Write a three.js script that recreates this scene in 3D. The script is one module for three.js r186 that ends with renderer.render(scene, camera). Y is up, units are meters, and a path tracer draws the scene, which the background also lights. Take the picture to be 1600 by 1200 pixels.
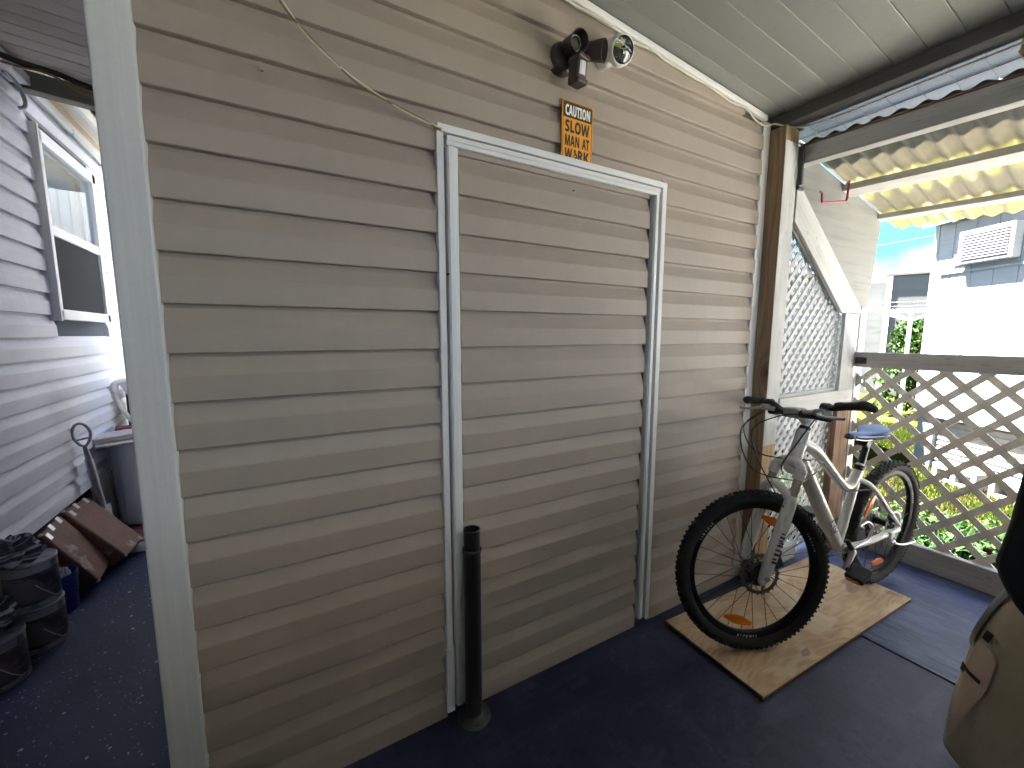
import * as THREE from 'three';
import { mergeGeometries } from 'three/addons/utils/BufferGeometryUtils.js';
import { RoundedBoxGeometry } from 'three/addons/geometries/RoundedBoxGeometry.js';

// ---------------------------------------------------------------- camera, sky, sun, exposure
const scene = new THREE.Scene();
const camera = new THREE.PerspectiveCamera(86.69, 4 / 3, 0.05, 600);
camera.rotation.order = 'YXZ';
camera.position.set(0, 1.299, 1.212);
camera.rotation.set(THREE.MathUtils.degToRad(-6.907), THREE.MathUtils.degToRad(-29.564), 0);

const SUN = new THREE.Vector3(-0.18, 0.92, -0.33).normalize();
const EXPOSURE = 55;
const SUNI = 5;

// seeded noise -------------------------------------------------------------
let seedState = 12345;
const rnd = () => { seedState = (seedState + 0x6d2b79f5) | 0; let t = Math.imul(seedState ^ (seedState >>> 15), 1 | seedState); t = (t + Math.imul(t ^ (t >>> 7), 61 | t)) ^ t; return ((t ^ (t >>> 14)) >>> 0) / 4294967296; };
const rr = (a, b) => a + (b - a) * rnd();
const NT = new Float32Array(65536); for (let i = 0; i < 65536; i++) NT[i] = rnd();
const sm = (t) => t * t * (3 - 2 * t);
const clamp = (x, a = 0, b = 1) => Math.max(a, Math.min(b, x));
const sstep = (a, b, x) => sm(clamp((x - a) / (b - a)));
const mix = (a, b, t) => a + (b - a) * t;
function vnoise(x, y, px = 256, py = 256) {                 // value noise, period px, py (whole numbers up to 256)
  const xi = Math.floor(x), yi = Math.floor(y), fx = sm(x - xi), fy = sm(y - yi);
  const m = (a, p) => ((a % p) + p) % p;
  const x0 = m(xi, px), x1 = m(xi + 1, px), y0 = m(yi, py) << 8, y1 = m(yi + 1, py) << 8;
  return mix(mix(NT[(y0 + x0) & 65535], NT[(y0 + x1) & 65535], fx), mix(NT[(y1 + x0) & 65535], NT[(y1 + x1) & 65535], fx), fy);
}
function fbm(u, v, fx, fy, oct = 4, gain = 0.5) {           // tileable over 0..1 in u and v
  let s = 0, a = 1, n = 0;
  for (let o = 0; o < oct; o++) { s += a * vnoise(u * fx + o * 17.3, v * fy + o * 9.7, Math.min(256, fx), Math.min(256, fy)); n += a; a *= gain; fx *= 2; fy *= 2; }
  return s / n;
}
const mixc = (a, b, t) => [mix(a[0], b[0], t), mix(a[1], b[1], t), mix(a[2], b[2], t)];
const mul = (a, k) => [a[0] * k, a[1] * k, a[2] * k];
const srgb8 = (x) => { x = clamp(x); return Math.round(255 * (x <= 0.0031308 ? 12.92 * x : 1.055 * Math.pow(x, 1 / 2.4) - 0.055)); };
function texture(w, h, fn, color = true) {                   // fn(u, v) -> linear rgb, or one number
  const d = new Uint8Array(w * h * 4);
  for (let y = 0, i = 0; y < h; y++) for (let x = 0; x < w; x++, i += 4) {
    const c = fn((x + 0.5) / w, (y + 0.5) / h);
    if (color) { d[i] = srgb8(c[0]); d[i + 1] = srgb8(c[1]); d[i + 2] = srgb8(c[2]); } else d[i] = d[i + 1] = d[i + 2] = Math.round(255 * clamp(c));
    d[i + 3] = 255;
  }
  const t = new THREE.DataTexture(d, w, h);
  t.wrapS = t.wrapT = THREE.RepeatWrapping; t.magFilter = THREE.LinearFilter; t.minFilter = THREE.LinearMipmapLinearFilter; t.generateMipmaps = true;
  if (color) t.colorSpace = THREE.SRGBColorSpace;
  t.needsUpdate = true; return t;
}

// the sky: blue with a band of cumulus low over the horizon and scattered cloud above
{
  const W = 1024, H = 512, d = new Float32Array(W * H * 4);
  for (let y = 0, i = 0; y < H; y++) for (let x = 0; x < W; x++, i += 4) {
    const u = (x + 0.5) / W, v = (y + 0.5) / H, el = (v - 0.5) * Math.PI, az = (u - 0.5) * 2 * Math.PI, s = Math.sin(el);
    let c;
    if (s < 0) c = [0.1, 0.11, 0.08];
    else {
      const dx = Math.cos(el) * Math.cos(az), dz = Math.cos(el) * Math.sin(az), sd = Math.max(0, dx * SUN.x + s * SUN.y + dz * SUN.z);
      const t = Math.pow(s, 0.45);
      c = mixc([0.0045, 0.0165, 0.0245], [0.012, 0.032, 0.08], t);
      const glow = 0.04 * Math.pow(sd, 6) + 0.15 * Math.pow(sd, 60);
      c = [c[0] + glow, c[1] + glow, c[2] + glow];
      // low cumulus: billowed noise with a lumpy upper limit
      const n1 = fbm(u, v, 40, 30, 5, 0.55), n2 = fbm(u + 0.37, v, 12, 8, 3);
      const top = 0.085 + 0.13 * n2;
      const low = sstep(0.0, 0.07, top - s + (n1 - 0.5) * 0.20);
      // scattered cloud overhead, projected on a flat layer
      const k = 1 / (s + 0.12), qx = dx * k * 0.5, qz = dz * k * 0.5;
      const n3 = fbm(qx * 0.1 + 0.5, qz * 0.1 + 0.5, 20, 20, 5, 0.55);
      const high = sstep(0.46, 0.62, n3) * sstep(0.15, 0.35, s);
      const a = clamp(Math.max(low * 0.95, high * 0.85));
      const lit = 0.010 + 0.060 * n1 * n1 + 0.06 * Math.pow(sd, 3);
      const li = lit + 0.16 * sstep(0.1, 0.3, s); c = mixc(c, [0.98 * li, 1.0 * li, 1.04 * li], a);
    }
    d[i] = c[0]; d[i + 1] = c[1]; d[i + 2] = c[2]; d[i + 3] = 1;
  }
  const t = new THREE.DataTexture(d, W, H, THREE.RGBAFormat, THREE.FloatType);
  t.mapping = THREE.EquirectangularReflectionMapping; t.magFilter = t.minFilter = THREE.LinearFilter; t.wrapS = THREE.RepeatWrapping; t.needsUpdate = true;
  scene.background = t; scene.environment = t; scene.environmentIntensity = 1; scene.backgroundIntensity = 1;
}
const sun = new THREE.DirectionalLight(new THREE.Color(1.0, 0.94, 0.84), SUNI);
sun.position.copy(SUN).multiplyScalar(40).add(new THREE.Vector3(2, 0, 0)); sun.target.position.set(2, 0, 0);
sun.castShadow = true; sun.shadow.mapSize.set(4096, 4096); sun.shadow.bias = -0.0004;
Object.assign(sun.shadow.camera, { left: -18, right: 18, top: 18, bottom: -18, near: 1, far: 90 });
scene.add(sun, sun.target);

const renderer = new THREE.WebGLRenderer({ antialias: true });
renderer.setSize(1024, 768);
renderer.toneMapping = THREE.LinearToneMapping;
renderer.toneMappingExposure = EXPOSURE;
renderer.shadowMap.enabled = true;

// ---------------------------------------------------------------- helpers
const V = (x, y, z) => new THREE.Vector3(x, y, z);
const used = new Map();
function numbered(name) { const n = used.get(name) ?? 0; used.set(name, n + 1); return n ? name + '_' + String(n).padStart(3, '0') : name; }
function strip(g) { const q = g.index ? g.toNonIndexed() : g; for (const k of Object.keys(q.attributes)) if (!['position', 'normal', 'uv', 'color'].includes(k)) q.deleteAttribute(k); q.morphAttributes = {}; return q; }
function merge(list) { if (!Array.isArray(list)) return list; if (list.length === 1) return list[0]; const s = list.map(strip); const hasC = s.some((g) => g.attributes.color); if (!hasC) s.forEach((g) => g.deleteAttribute('color')); return mergeGeometries(s); }
function finish(o) { o.castShadow = true; o.receiveShadow = true; return o; }
function thing(name, label, category, base = [0, 0, 0], group) {
  const o = new THREE.Group(); o.name = numbered(name); o.position.set(...base); scene.add(o);
  o.userData = { label, category }; if (group) o.userData.group = group; return o;
}
// add a part whose geometry is given in world coordinates under a thing standing at thing.position (unturned)
function part(name, geo, m, root, parent = root, label) {
  const g = merge(geo).clone(); g.translate(-root.position.x, -root.position.y, -root.position.z);
  const o = finish(new THREE.Mesh(g, m)); o.name = name; parent.add(o); if (label) o.userData.label = label; return o;
}
function lpart(name, geo, m, parent, label) { const o = finish(new THREE.Mesh(merge(geo), m)); o.name = name; parent.add(o); if (label) o.userData.label = label; return o; }
function single(name, geo, m, label, category, base = [0, 0, 0], group) {
  const g = merge(geo).clone(); g.translate(-base[0], -base[1], -base[2]);
  const o = finish(new THREE.Mesh(g, m)); o.name = numbered(name); o.position.set(...base); o.userData = { label, category }; if (group) o.userData.group = group; scene.add(o); return o;
}
function struct(name, geo, m) { const o = finish(new THREE.Mesh(merge(geo), m)); o.name = numbered(name); o.userData.kind = 'structure'; scene.add(o); return o; }
// metric uv: u runs along the grain axis
function uvm(g, grain = 'x', off) {
  const p = g.attributes.position, n = g.attributes.normal, uv = new Float32Array(p.count * 2);
  const ou = off ? off[0] : rnd() * 7, ov = off ? off[1] : rnd() * 7, G = { x: 0, y: 1, z: 2 }[grain];
  for (let i = 0; i < p.count; i++) {
    const P = [p.getX(i), p.getY(i), p.getZ(i)], N = [Math.abs(n.getX(i)), Math.abs(n.getY(i)), Math.abs(n.getZ(i))];
    let ax = N[0] > N[1] ? (N[0] > N[2] ? 0 : 2) : (N[1] > N[2] ? 1 : 2);
    const rest = [0, 1, 2].filter((k) => k !== ax);
    let a = rest[0], b = rest[1]; if (b === G) { a = rest[1]; b = rest[0]; }
    uv[2 * i] = P[a] + ou; uv[2 * i + 1] = P[b] + ov + ax * 0.37;
  }
  g.setAttribute('uv', new THREE.BufferAttribute(uv, 2)); return g;
}
function bx(x0, x1, y0, y1, z0, z1, grain = 'x', r = 0, off) {
  const w = Math.abs(x1 - x0), h = Math.abs(y1 - y0), d = Math.abs(z1 - z0);
  const g = strip(r > 0 ? new RoundedBoxGeometry(w, h, d, 2, Math.min(r, w / 2.01, h / 2.01, d / 2.01)) : new THREE.BoxGeometry(w, h, d));
  uvm(g, grain, off); g.translate((x0 + x1) / 2, (y0 + y1) / 2, (z0 + z1) / 2); return g;
}
const tube = (pts, r, rad = 6, seg, closed = false) => strip(new THREE.TubeGeometry(new THREE.CatmullRomCurve3(pts.map((p) => p.isVector3 ? p : V(...p)), closed, 'centripetal'), seg ?? pts.length * 6, r, rad, closed));
function cyl(p, q, r0, r1 = r0, rad = 12, open = false) {
  const a = p.isVector3 ? p : V(...p), b = q.isVector3 ? q : V(...q), d = b.clone().sub(a), L = d.length();
  const g = strip(new THREE.CylinderGeometry(r1, r0, L, rad, 1, open)); g.translate(0, L / 2, 0);
  g.applyQuaternion(new THREE.Quaternion().setFromUnitVectors(V(0, 1, 0), d.normalize())); g.translate(a.x, a.y, a.z); return g;
}
const lathe = (pts, seg = 24) => strip(new THREE.LatheGeometry(pts.map((p) => new THREE.Vector2(p[0], p[1])), seg));
function clipPoly(sub, clip) {                               // convex clip, both anticlockwise
  let out = sub;
  for (let i = 0; i < clip.length && out.length; i++) {
    const a = clip[i], b = clip[(i + 1) % clip.length], inside = (p) => (b[0] - a[0]) * (p[1] - a[1]) - (b[1] - a[1]) * (p[0] - a[0]) >= 0, res = [];
    for (let j = 0; j < out.length; j++) {
      const p = out[j], q = out[(j + 1) % out.length], ip = inside(p), iq = inside(q);
      if (ip) res.push(p);
      if (ip !== iq) { const d1 = (b[0] - a[0]) * (p[1] - a[1]) - (b[1] - a[1]) * (p[0] - a[0]), d2 = (b[0] - a[0]) * (q[1] - a[1]) - (b[1] - a[1]) * (q[0] - a[0]), t = d1 / (d1 - d2); res.push([p[0] + (q[0] - p[0]) * t, p[1] + (q[1] - p[1]) * t]); }
    }
    out = res;
  }
  return out;
}
function prism(poly, d, bevel = 0) {                         // polygon in xy, thickness d along +z
  const s = new THREE.Shape(poly.map((p) => new THREE.Vector2(p[0], p[1])));
  return strip(new THREE.ExtrudeGeometry(s, { depth: d - 2 * bevel, bevelEnabled: bevel > 0, bevelThickness: bevel, bevelSize: bevel, bevelOffset: -bevel, bevelSegments: 1, curveSegments: 12 })).translate(0, 0, bevel);
}
// lattice slats over a convex region: returns a list of prisms, two layers
function lattice(region, pitch, width, t, a0, b0) {
  const out = [], k = Math.SQRT1_2, ext = region.reduce((m, p) => [Math.min(m[0], p[0]), Math.max(m[1], p[0]), Math.min(m[2], p[1]), Math.max(m[3], p[1])], [9e9, -9e9, 9e9, -9e9]);
  for (const dir of [0, 1]) {
    const n = dir ? [k, -k] : [k, k], tg = [-n[1], n[0]], c0 = dir ? b0 : a0;
    const ds = [[ext[0], ext[2]], [ext[1], ext[2]], [ext[0], ext[3]], [ext[1], ext[3]]].map((p) => p[0] * n[0] + p[1] * n[1]);
    const lo = Math.min(...ds), hi = Math.max(...ds);
    for (let i = Math.floor((lo - c0) / pitch); i <= Math.ceil((hi - c0) / pitch); i++) {
      const c = c0 + i * pitch + rr(-0.0012, 0.0012), w = width / 2 + rr(-0.0004, 0.0004), L = 12;
      const q = [[c - w, -L], [c + w, -L], [c + w, L], [c - w, L]].map(([s, l]) => [n[0] * s + tg[0] * l, n[1] * s + tg[1] * l]);
      const r = clipPoly(q, region); if (r.length < 3) continue;
      const area = Math.abs(r.reduce((a, p, j) => { const o = r[(j + 1) % r.length]; return a + p[0] * o[1] - p[1] * o[0]; }, 0)) / 2; if (area < 2e-5) continue;
      const g = prism(r, t); g.rotateZ(dir ? -Math.PI / 4 : Math.PI / 4); uvm(g, 'y'); g.rotateZ(dir ? Math.PI / 4 : -Math.PI / 4); g.translate(0, 0, dir ? t + 0.0004 : 0); out.push(g);
    }
  }
  return out;
}
const ceilY = (x) => 2.497 - 0.084 * x;                       // underside of the porch roof along the wall
// ---------------------------------------------------------------- materials
const std = (o) => new THREE.MeshStandardMaterial({ roughness: 0.8, metalness: 0, ...o });
const L = (r, g, b) => new THREE.Color().setRGB(r, g, b);
const rep = (t, u, v = u) => { const c = t.clone(); c.repeat.set(u, v); c.needsUpdate = true; return c; };
const M = {};
// beige vinyl: one texture over 3 m, world mapped, with faint mottling, vertical rain streaks and hand-height smudges
const sidingT = texture(1024, 1024, (u, v) => {
  const x = u * 3, y = v * 3;
  let k = 0.93 + 0.14 * (fbm(u, v, 7, 7, 4) - 0.5) + 0.05 * (fbm(u, v, 90, 10, 3) - 0.5) + 0.03 * (fbm(u, v, 250, 250, 1) - 0.5);
  const dirt = clamp((fbm(u + 0.3, v, 12, 5, 4) - 0.5) * 2.2) * sstep(1.6, 0.1, y);
  const smudge = Math.exp(-(((x - 1.9) / 0.22) ** 2 + ((y - 0.92) / 0.14) ** 2)) * (0.4 + 0.6 * fbm(u, v, 30, 30, 3)) + 0.5 * Math.exp(-(((x - 1.85) / 0.3) ** 2 + ((y - 0.55) / 0.3) ** 2)) * fbm(u, v, 20, 20, 3);
  let c = mul([0.375, 0.318, 0.268], k);
  c = mixc(c, [0.14, 0.115, 0.095], clamp(0.05 * dirt + 0.5 * smudge, 0, 0.75));
  return c;
});
const sidingB = texture(512, 512, (u, v) => 0.5 + 0.5 * (fbm(u, v, 6, 120, 3) - 0.5) + 0.25 * (fbm(u, v, 3, 5, 2) - 0.5), false);
M.siding = std({ map: rep(sidingT, 1 / 3), bumpMap: rep(sidingB, 1 / 0.7), bumpScale: 0.0003, roughness: 0.52 });
M.sidingHouse = std({ map: rep(sidingT, 1 / 3), bumpMap: rep(sidingB, 1 / 0.7), bumpScale: 0.0003, roughness: 0.5, color: L(1.78, 2.12, 2.78) });
M.backing = std({ color: L(0.10, 0.09, 0.08), roughness: 1 });
M.tan = std({ map: rep(sidingT, 1 / 3), color: L(1.6, 1.45, 1.2), roughness: 0.6 });
M.whiteVinyl = std({ map: texture(512, 512, (u, v) => { const k = 0.92 + 0.1 * (fbm(u, v, 3, 6, 4) - 0.5) + 0.06 * (fbm(u, v, 4, 120, 2) - 0.5), d = clamp((fbm(u + .2, v, 5, 30, 4) - 0.6) * 2.5); return mixc(mul([0.78, 0.785, 0.78], k), [0.42, 0.40, 0.37], 0.3 * d); }), roughness: 0.5 });
M.postWhite = std({ map: texture(512, 512, (u, v) => { const k = 0.93 + 0.10 * (fbm(u, v, 3, 200, 2) - 0.5) + 0.10 * (fbm(u, v, 3, 4, 3) - 0.5), d = sstep(0.72, 0.8, fbm(u, v, 200, 90, 2)); return mixc(mul([0.62, 0.63, 0.62], k), [0.42, 0.41, 0.40], 0.16 * d); }), bumpMap: texture(256, 256, (u, v) => fbm(u, v, 3, 120, 3), false), bumpScale: 0.0006, roughness: 0.45 });
// painted, weathered white timber
const paintT = texture(1024, 512, (u, v) => {
  const g = fbm(u, v, 4, 90, 4), b = fbm(u, v, 6, 8, 4), w = sstep(0.58, 0.74, fbm(u + 0.1, v, 5, 60, 4)), k = sstep(0.80, 0.83, fbm(u, v, 30, 60, 2));
  let c = mul([0.54, 0.54, 0.53], 0.86 + 0.22 * (g - 0.5) + 0.25 * (b - 0.5));
  c = mixc(c, [0.36, 0.345, 0.32], 0.38 * w); c = mixc(c, [0.15, 0.13, 0.11], 0.35 * k); return c;
});
const grainB = texture(512, 512, (u, v) => fbm(u, v, 4, 100, 4), false);
M.paintWood = std({ map: rep(paintT, 1 / 1.3, 1 / 0.5), bumpMap: rep(grainB, 1 / 0.9, 1 / 0.35), bumpScale: 0.0016, roughness: 0.75 });
M.greyWood = std({ map: rep(paintT, 1 / 1.3, 1 / 0.5), color: L(0.80, 0.76, 0.74), bumpMap: rep(grainB, 1 / 0.9, 1 / 0.35), bumpScale: 0.0016, roughness: 0.8 });
M.panelWood = std({ map: texture(512, 1024, (u, v) => { const s = fbm(u, v, 40, 3, 4), b = fbm(u, v, 5, 5, 4), d = sstep(0.56, 0.72, fbm(u + .4, v + .1, 60, 5, 4)); return mixc(mul([0.235, 0.234, 0.222], 0.88 + 0.14 * (s - .5) + 0.2 * (b - .5)), [0.15, 0.148, 0.135], 0.4 * d); }), roughness: 0.8 });
M.panelWood.map.repeat.set(1 / 1.2, 1 / 1.5);
M.latticeSlat = new THREE.MeshPhysicalMaterial({ map: rep(paintT, 1 / 1.3, 1 / 0.5), color: L(1.35, 1.27, 1.16), roughness: 0.65, transmission: 0.2, thickness: 0 });
M.latticeWhite = std({ map: rep(paintT, 1 / 1.3, 1 / 0.5), color: L(1.05, 1.05, 1.06), roughness: 0.6 });
// raw treated lumber
function lumber(w, h, light, dark, rings) {
  return texture(w, h, (u, v) => {
    const n = fbm(u, v, 3, 6, 3), kx = 0.36, ky = 0.43, kd = Math.hypot((u - kx) * 6, (v - ky) * 2.2), kn = Math.exp(-kd * kd * 30);
    const r = Math.sin((v * rings + n * 2.4 + 1.6 * Math.exp(-kd * kd * 9)) * 6.283), f = fbm(u, v, 8, 200, 3), st = fbm(u + .5, v, 3, 20, 4);
    let c = mixc(light, dark, clamp(0.45 + 0.32 * r + 0.8 * (f - 0.5) + 0.7 * (st - 0.5))); return mixc(c, [0.07, 0.035, 0.018], 0.85 * kn);
  });
}
M.lumber = std({ map: rep(lumber(1024, 512, [0.36, 0.255, 0.15], [0.21, 0.135, 0.075], 9), 1 / 1.4, 1 / 0.3), bumpMap: rep(grainB, 1 / 0.9, 1 / 0.35), bumpScale: 0.0014, roughness: 0.85 });
M.lumberTan = std({ map: rep(lumber(1024, 512, [0.50, 0.36, 0.20], [0.34, 0.22, 0.12], 8), 1 / 1.4, 1 / 0.3), bumpMap: rep(grainB, 1 / 0.9, 1 / 0.35), bumpScale: 0.0012, roughness: 0.85 });
M.lumberRed = std({ map: rep(lumber(512, 512, [0.27, 0.165, 0.10], [0.14, 0.075, 0.045], 7), 1 / 1.4, 1 / 0.3), roughness: 0.85 });
// plywood face veneer
M.ply = std({ map: texture(1024, 512, (u, v) => {
  const wx = fbm(u, v, 3, 4, 4), wy = fbm(u + .3, v + .6, 4, 3, 3);
  const ring = Math.sin(((v * 5 + wx * 3.2 + 0.7 * Math.sin(u * 6.283) * wy) * 2.4) * 6.283), fine = fbm(u, v, 30, 220, 3), blot = fbm(u + .7, v, 5, 4, 4), kn = sstep(0.80, 0.86, fbm(u + .13, v + .4, 9, 9, 2));
  let c = mixc([0.56, 0.40, 0.235], [0.39, 0.255, 0.14], clamp(0.42 + 0.26 * ring + 0.6 * (fine - .5) + 1.1 * (blot - .5))); c = mixc(c, [0.62, 0.49, 0.33], 0.6 * sstep(0.58, 0.7, fbm(u, v + .3, 6, 5, 3))); return mixc(c, [0.16, 0.085, 0.05], 0.55 * kn);
}), roughness: 0.7, bumpMap: rep(grainB, 2, 3), bumpScale: 0.0006 });
M.plyEdge = std({ map: texture(64, 256, (u, v) => { const l = Math.floor(v * 5) % 2; return mul(l ? [0.20, 0.12, 0.065] : [0.34, 0.22, 0.12], 0.8 + 0.4 * fbm(u, v, 8, 60, 2)); }), roughness: 0.9 });
// painted floor
const floorT = texture(1024, 1024, (u, v) => {
  const b = fbm(u, v, 6, 6, 5), f = fbm(u, v, 200, 60, 2), w = sstep(0.60, 0.75, fbm(u + .2, v + .5, 9, 26, 5)), s = sstep(0.70, 0.74, fbm(u, v, 110, 110, 2));
  let c = mul([0.026, 0.033, 0.072], 0.80 + 0.7 * (b - .5) + 0.25 * (f - .5)); const sc = sstep(0.62, 0.70, fbm(u + .7, v + .2, 5, 70, 4)) * sstep(0.45, 0.6, fbm(u, v + .6, 4, 4, 3)), dust = sstep(0.50, 0.72, fbm(u + .11, v + .4, 14, 14, 5)), gr = sstep(0.80, 0.84, fbm(u + .9, v, 230, 230, 1)); c = mixc(c, [0.085, 0.095, 0.145], 0.30 * w + 0.10 * sc + 0.12 * dust); c = mixc(c, [0.16, 0.16, 0.18], 0.15 * gr * dust); return mixc(c, [0.012, 0.013, 0.02], 0.4 * s);
});
const floorB = texture(512, 512, (u, v) => 0.6 * fbm(u, v, 8, 20, 4) + 0.4 * fbm(u, v, 80, 120, 2), false);
M.floor = new THREE.MeshPhysicalMaterial({ specularIntensity: 0.8,  map: rep(floorT, 1 / 2.2), bumpMap: rep(floorB, 1 / 1.1), bumpScale: 0.0024, roughness: 0.56 });
// the worn strip by the rail: lifted grain and old paint edges
M.floorWorn = new THREE.MeshPhysicalMaterial({ specularIntensity: 0.6,  map: texture(1024, 1024, (u, v) => {
  const b = fbm(u, v, 6, 6, 5), g = fbm(u, v, 40, 9, 5), w = sstep(0.52, 0.70, g), s = sstep(0.60, 0.72, fbm(u + .4, v + .1, 50, 8, 4)) * sstep(0.75, 0.2, u);
  let c = mul([0.056, 0.074, 0.165], 0.85 + 0.5 * (b - .5)); c = mixc(c, [0.11, 0.135, 0.22], 0.35 * w); return mixc(c, [0.028, 0.032, 0.052], 0.6 * s);
}), bumpMap: texture(512, 512, (u, v) => 0.7 * fbm(u, v, 26, 6, 5) + 0.3 * fbm(u, v, 90, 30, 2), false), bumpScale: 0.006, roughness: 0.45 });
{ // passage floor: same paint broadcast with white flakes
  const S = 1024, cv = document.createElement('canvas'); cv.width = cv.height = S; const g = cv.getContext('2d');
  const im = g.createImageData(S, S); for (let i = 0, k = 0; i < S * S; i++, k += 4) { const u = (i % S) / S, v = ((i / S) | 0) / S, q = 0.85 + 0.6 * (fbm(u, v, 6, 6, 4) - .5) + .15 * (fbm(u, v, 200, 200, 1) - .5); im.data[k] = srgb8(0.030 * q); im.data[k + 1] = srgb8(0.046 * q); im.data[k + 2] = srgb8(0.125 * q); im.data[k + 3] = 255; }
  g.putImageData(im, 0, 0);
  for (let i = 0; i < 1000; i++) { const x = rnd() * S, y = rnd() * S, r = 1.6 + 6.5 * rnd() * rnd() * rnd(), n = 5; g.fillStyle = `rgba(${150 + 70 * rnd() | 0},${160 + 70 * rnd() | 0},${180 + 60 * rnd() | 0},${0.45 + 0.55 * rnd()})`; g.beginPath(); const a0 = rnd() * 6; for (let k = 0; k < n; k++) { const a = a0 + k / n * 6.283, q = r * (0.5 + rnd()); g.lineTo(x + q * Math.cos(a), y + q * Math.sin(a)); } g.fill(); }
  const t = new THREE.CanvasTexture(cv); t.colorSpace = THREE.SRGBColorSpace; t.wrapS = t.wrapT = THREE.RepeatWrapping; t.repeat.set(1 / 1.1, 1 / 1.1);
  M.floorFleck = std({ map: t, bumpMap: rep(floorB, 1 / 0.8), bumpScale: 0.002, roughness: 0.6 });
}
// porch ceiling boards
const ceilT = texture(1024, 512, (u, v) => { const b = fbm(u, v, 4, 7, 5), d = sstep(0.55, 0.75, fbm(u + .3, v, 9, 5, 5)), sp = sstep(0.72, 0.78, fbm(u, v, 120, 60, 2)); let c = mul([0.255, 0.268, 0.258], 0.92 + 0.22 * (b - .5)); c = mixc(c, [0.20, 0.20, 0.185], 0.35 * d); return mixc(c, [0.14, 0.135, 0.125], 0.12 * sp); });
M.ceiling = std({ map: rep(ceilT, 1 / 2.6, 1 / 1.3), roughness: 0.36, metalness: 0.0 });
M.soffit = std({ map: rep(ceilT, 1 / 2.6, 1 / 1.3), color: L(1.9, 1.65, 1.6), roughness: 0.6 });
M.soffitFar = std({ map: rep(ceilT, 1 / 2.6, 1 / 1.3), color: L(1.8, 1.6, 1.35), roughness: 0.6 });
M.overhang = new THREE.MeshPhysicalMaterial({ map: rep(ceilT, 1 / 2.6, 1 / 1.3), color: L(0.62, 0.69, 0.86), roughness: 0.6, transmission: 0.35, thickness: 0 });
M.reflection_sheet = std({ color: L(0.10, 0.13, 0.18), roughness: 0.8 });
M.beam = std({ map: rep(paintT, 1 / 1.1, 1 / 0.4), color: L(0.23, 0.22, 0.21), roughness: 0.75 });
M.beamGrey = std({ map: rep(paintT, 1 / 1.1, 1 / 0.4), color: L(0.42, 0.40, 0.37), roughness: 0.8 });
// corrugated translucent sheet, with darker scalloped bands upslope of each purlin (u = metres down the slope, v = metres along the rail)
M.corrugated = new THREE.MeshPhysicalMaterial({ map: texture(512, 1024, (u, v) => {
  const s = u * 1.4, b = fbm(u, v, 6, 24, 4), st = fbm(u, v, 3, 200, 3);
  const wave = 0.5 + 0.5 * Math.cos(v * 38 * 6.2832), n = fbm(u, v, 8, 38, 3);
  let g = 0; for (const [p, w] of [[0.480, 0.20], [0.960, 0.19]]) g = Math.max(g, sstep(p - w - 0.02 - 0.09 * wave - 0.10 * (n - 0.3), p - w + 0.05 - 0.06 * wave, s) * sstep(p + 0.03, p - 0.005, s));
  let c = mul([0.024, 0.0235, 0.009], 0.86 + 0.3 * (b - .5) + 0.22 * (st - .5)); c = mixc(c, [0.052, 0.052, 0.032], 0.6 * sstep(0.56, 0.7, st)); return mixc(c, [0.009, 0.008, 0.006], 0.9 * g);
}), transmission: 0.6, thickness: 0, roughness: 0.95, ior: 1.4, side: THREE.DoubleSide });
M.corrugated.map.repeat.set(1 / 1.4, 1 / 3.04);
// metals, plastics
M.black = std({ color: L(0.012, 0.012, 0.014), roughness: 0.45 });
M.blackSteel = std({ map: texture(256, 256, (u, v) => mul([0.035, 0.035, 0.038], 0.8 + 0.7 * (fbm(u, v, 10, 8, 4) - .5))), roughness: 0.38, metalness: 0.3 });
M.flange = std({ color: L(0.10, 0.10, 0.10), roughness: 0.5, metalness: 0.6 });
M.rubber = std({ map: texture(256, 256, (u, v) => mul([0.018, 0.018, 0.019], 0.7 + 1.0 * (fbm(u, v, 9, 9, 4) - .3))), roughness: 0.8 });
M.steel = std({ color: L(0.55, 0.56, 0.58), roughness: 0.3, metalness: 0.9 });
M.spoke = std({ color: L(0.06, 0.06, 0.065), roughness: 0.35, metalness: 0.7 });
M.alloy = std({ color: L(0.42, 0.42, 0.43), roughness: 0.35, metalness: 0.85 });
M.rimBlack = new THREE.MeshPhysicalMaterial({ color: L(0.006, 0.006, 0.007), roughness: 0.5, specularIntensity: 0.35 });
M.rotor = std({ color: L(0.16, 0.16, 0.165), roughness: 0.4, metalness: 0.7 });
M.bronze = std({ color: L(0.055, 0.036, 0.034), roughness: 0.42 });
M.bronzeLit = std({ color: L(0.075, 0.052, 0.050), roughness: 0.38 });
M.lens = new THREE.MeshPhysicalMaterial({ color: L(0.10, 0.10, 0.095), roughness: 0.12, clearcoat: 1, clearcoatRoughness: 0.05 });
M.whitePlastic = std({ color: L(0.82, 0.82, 0.80), roughness: 0.35 });
M.sensor = std({ color: L(0.62, 0.64, 0.68), roughness: 0.25 });
M.glossBlack = new THREE.MeshPhysicalMaterial({ color: L(0.006, 0.006, 0.007), roughness: 0.08, clearcoat: 1, clearcoatRoughness: 0.03 });
M.red = std({ color: L(0.26, 0.025, 0.04), roughness: 0.4 });
M.wire = std({ color: L(0.25, 0.17, 0.07), roughness: 0.6 });
M.cream = std({ color: L(0.62, 0.60, 0.50), roughness: 0.6 });
M.hose = std({ color: L(0.035, 0.028, 0.028), roughness: 0.7 });
M.orange = new THREE.MeshPhysicalMaterial({ color: L(0.95, 0.30, 0.015), roughness: 0.2, clearcoat: 0.6, transmission: 0.35, thickness: 0 });
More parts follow.
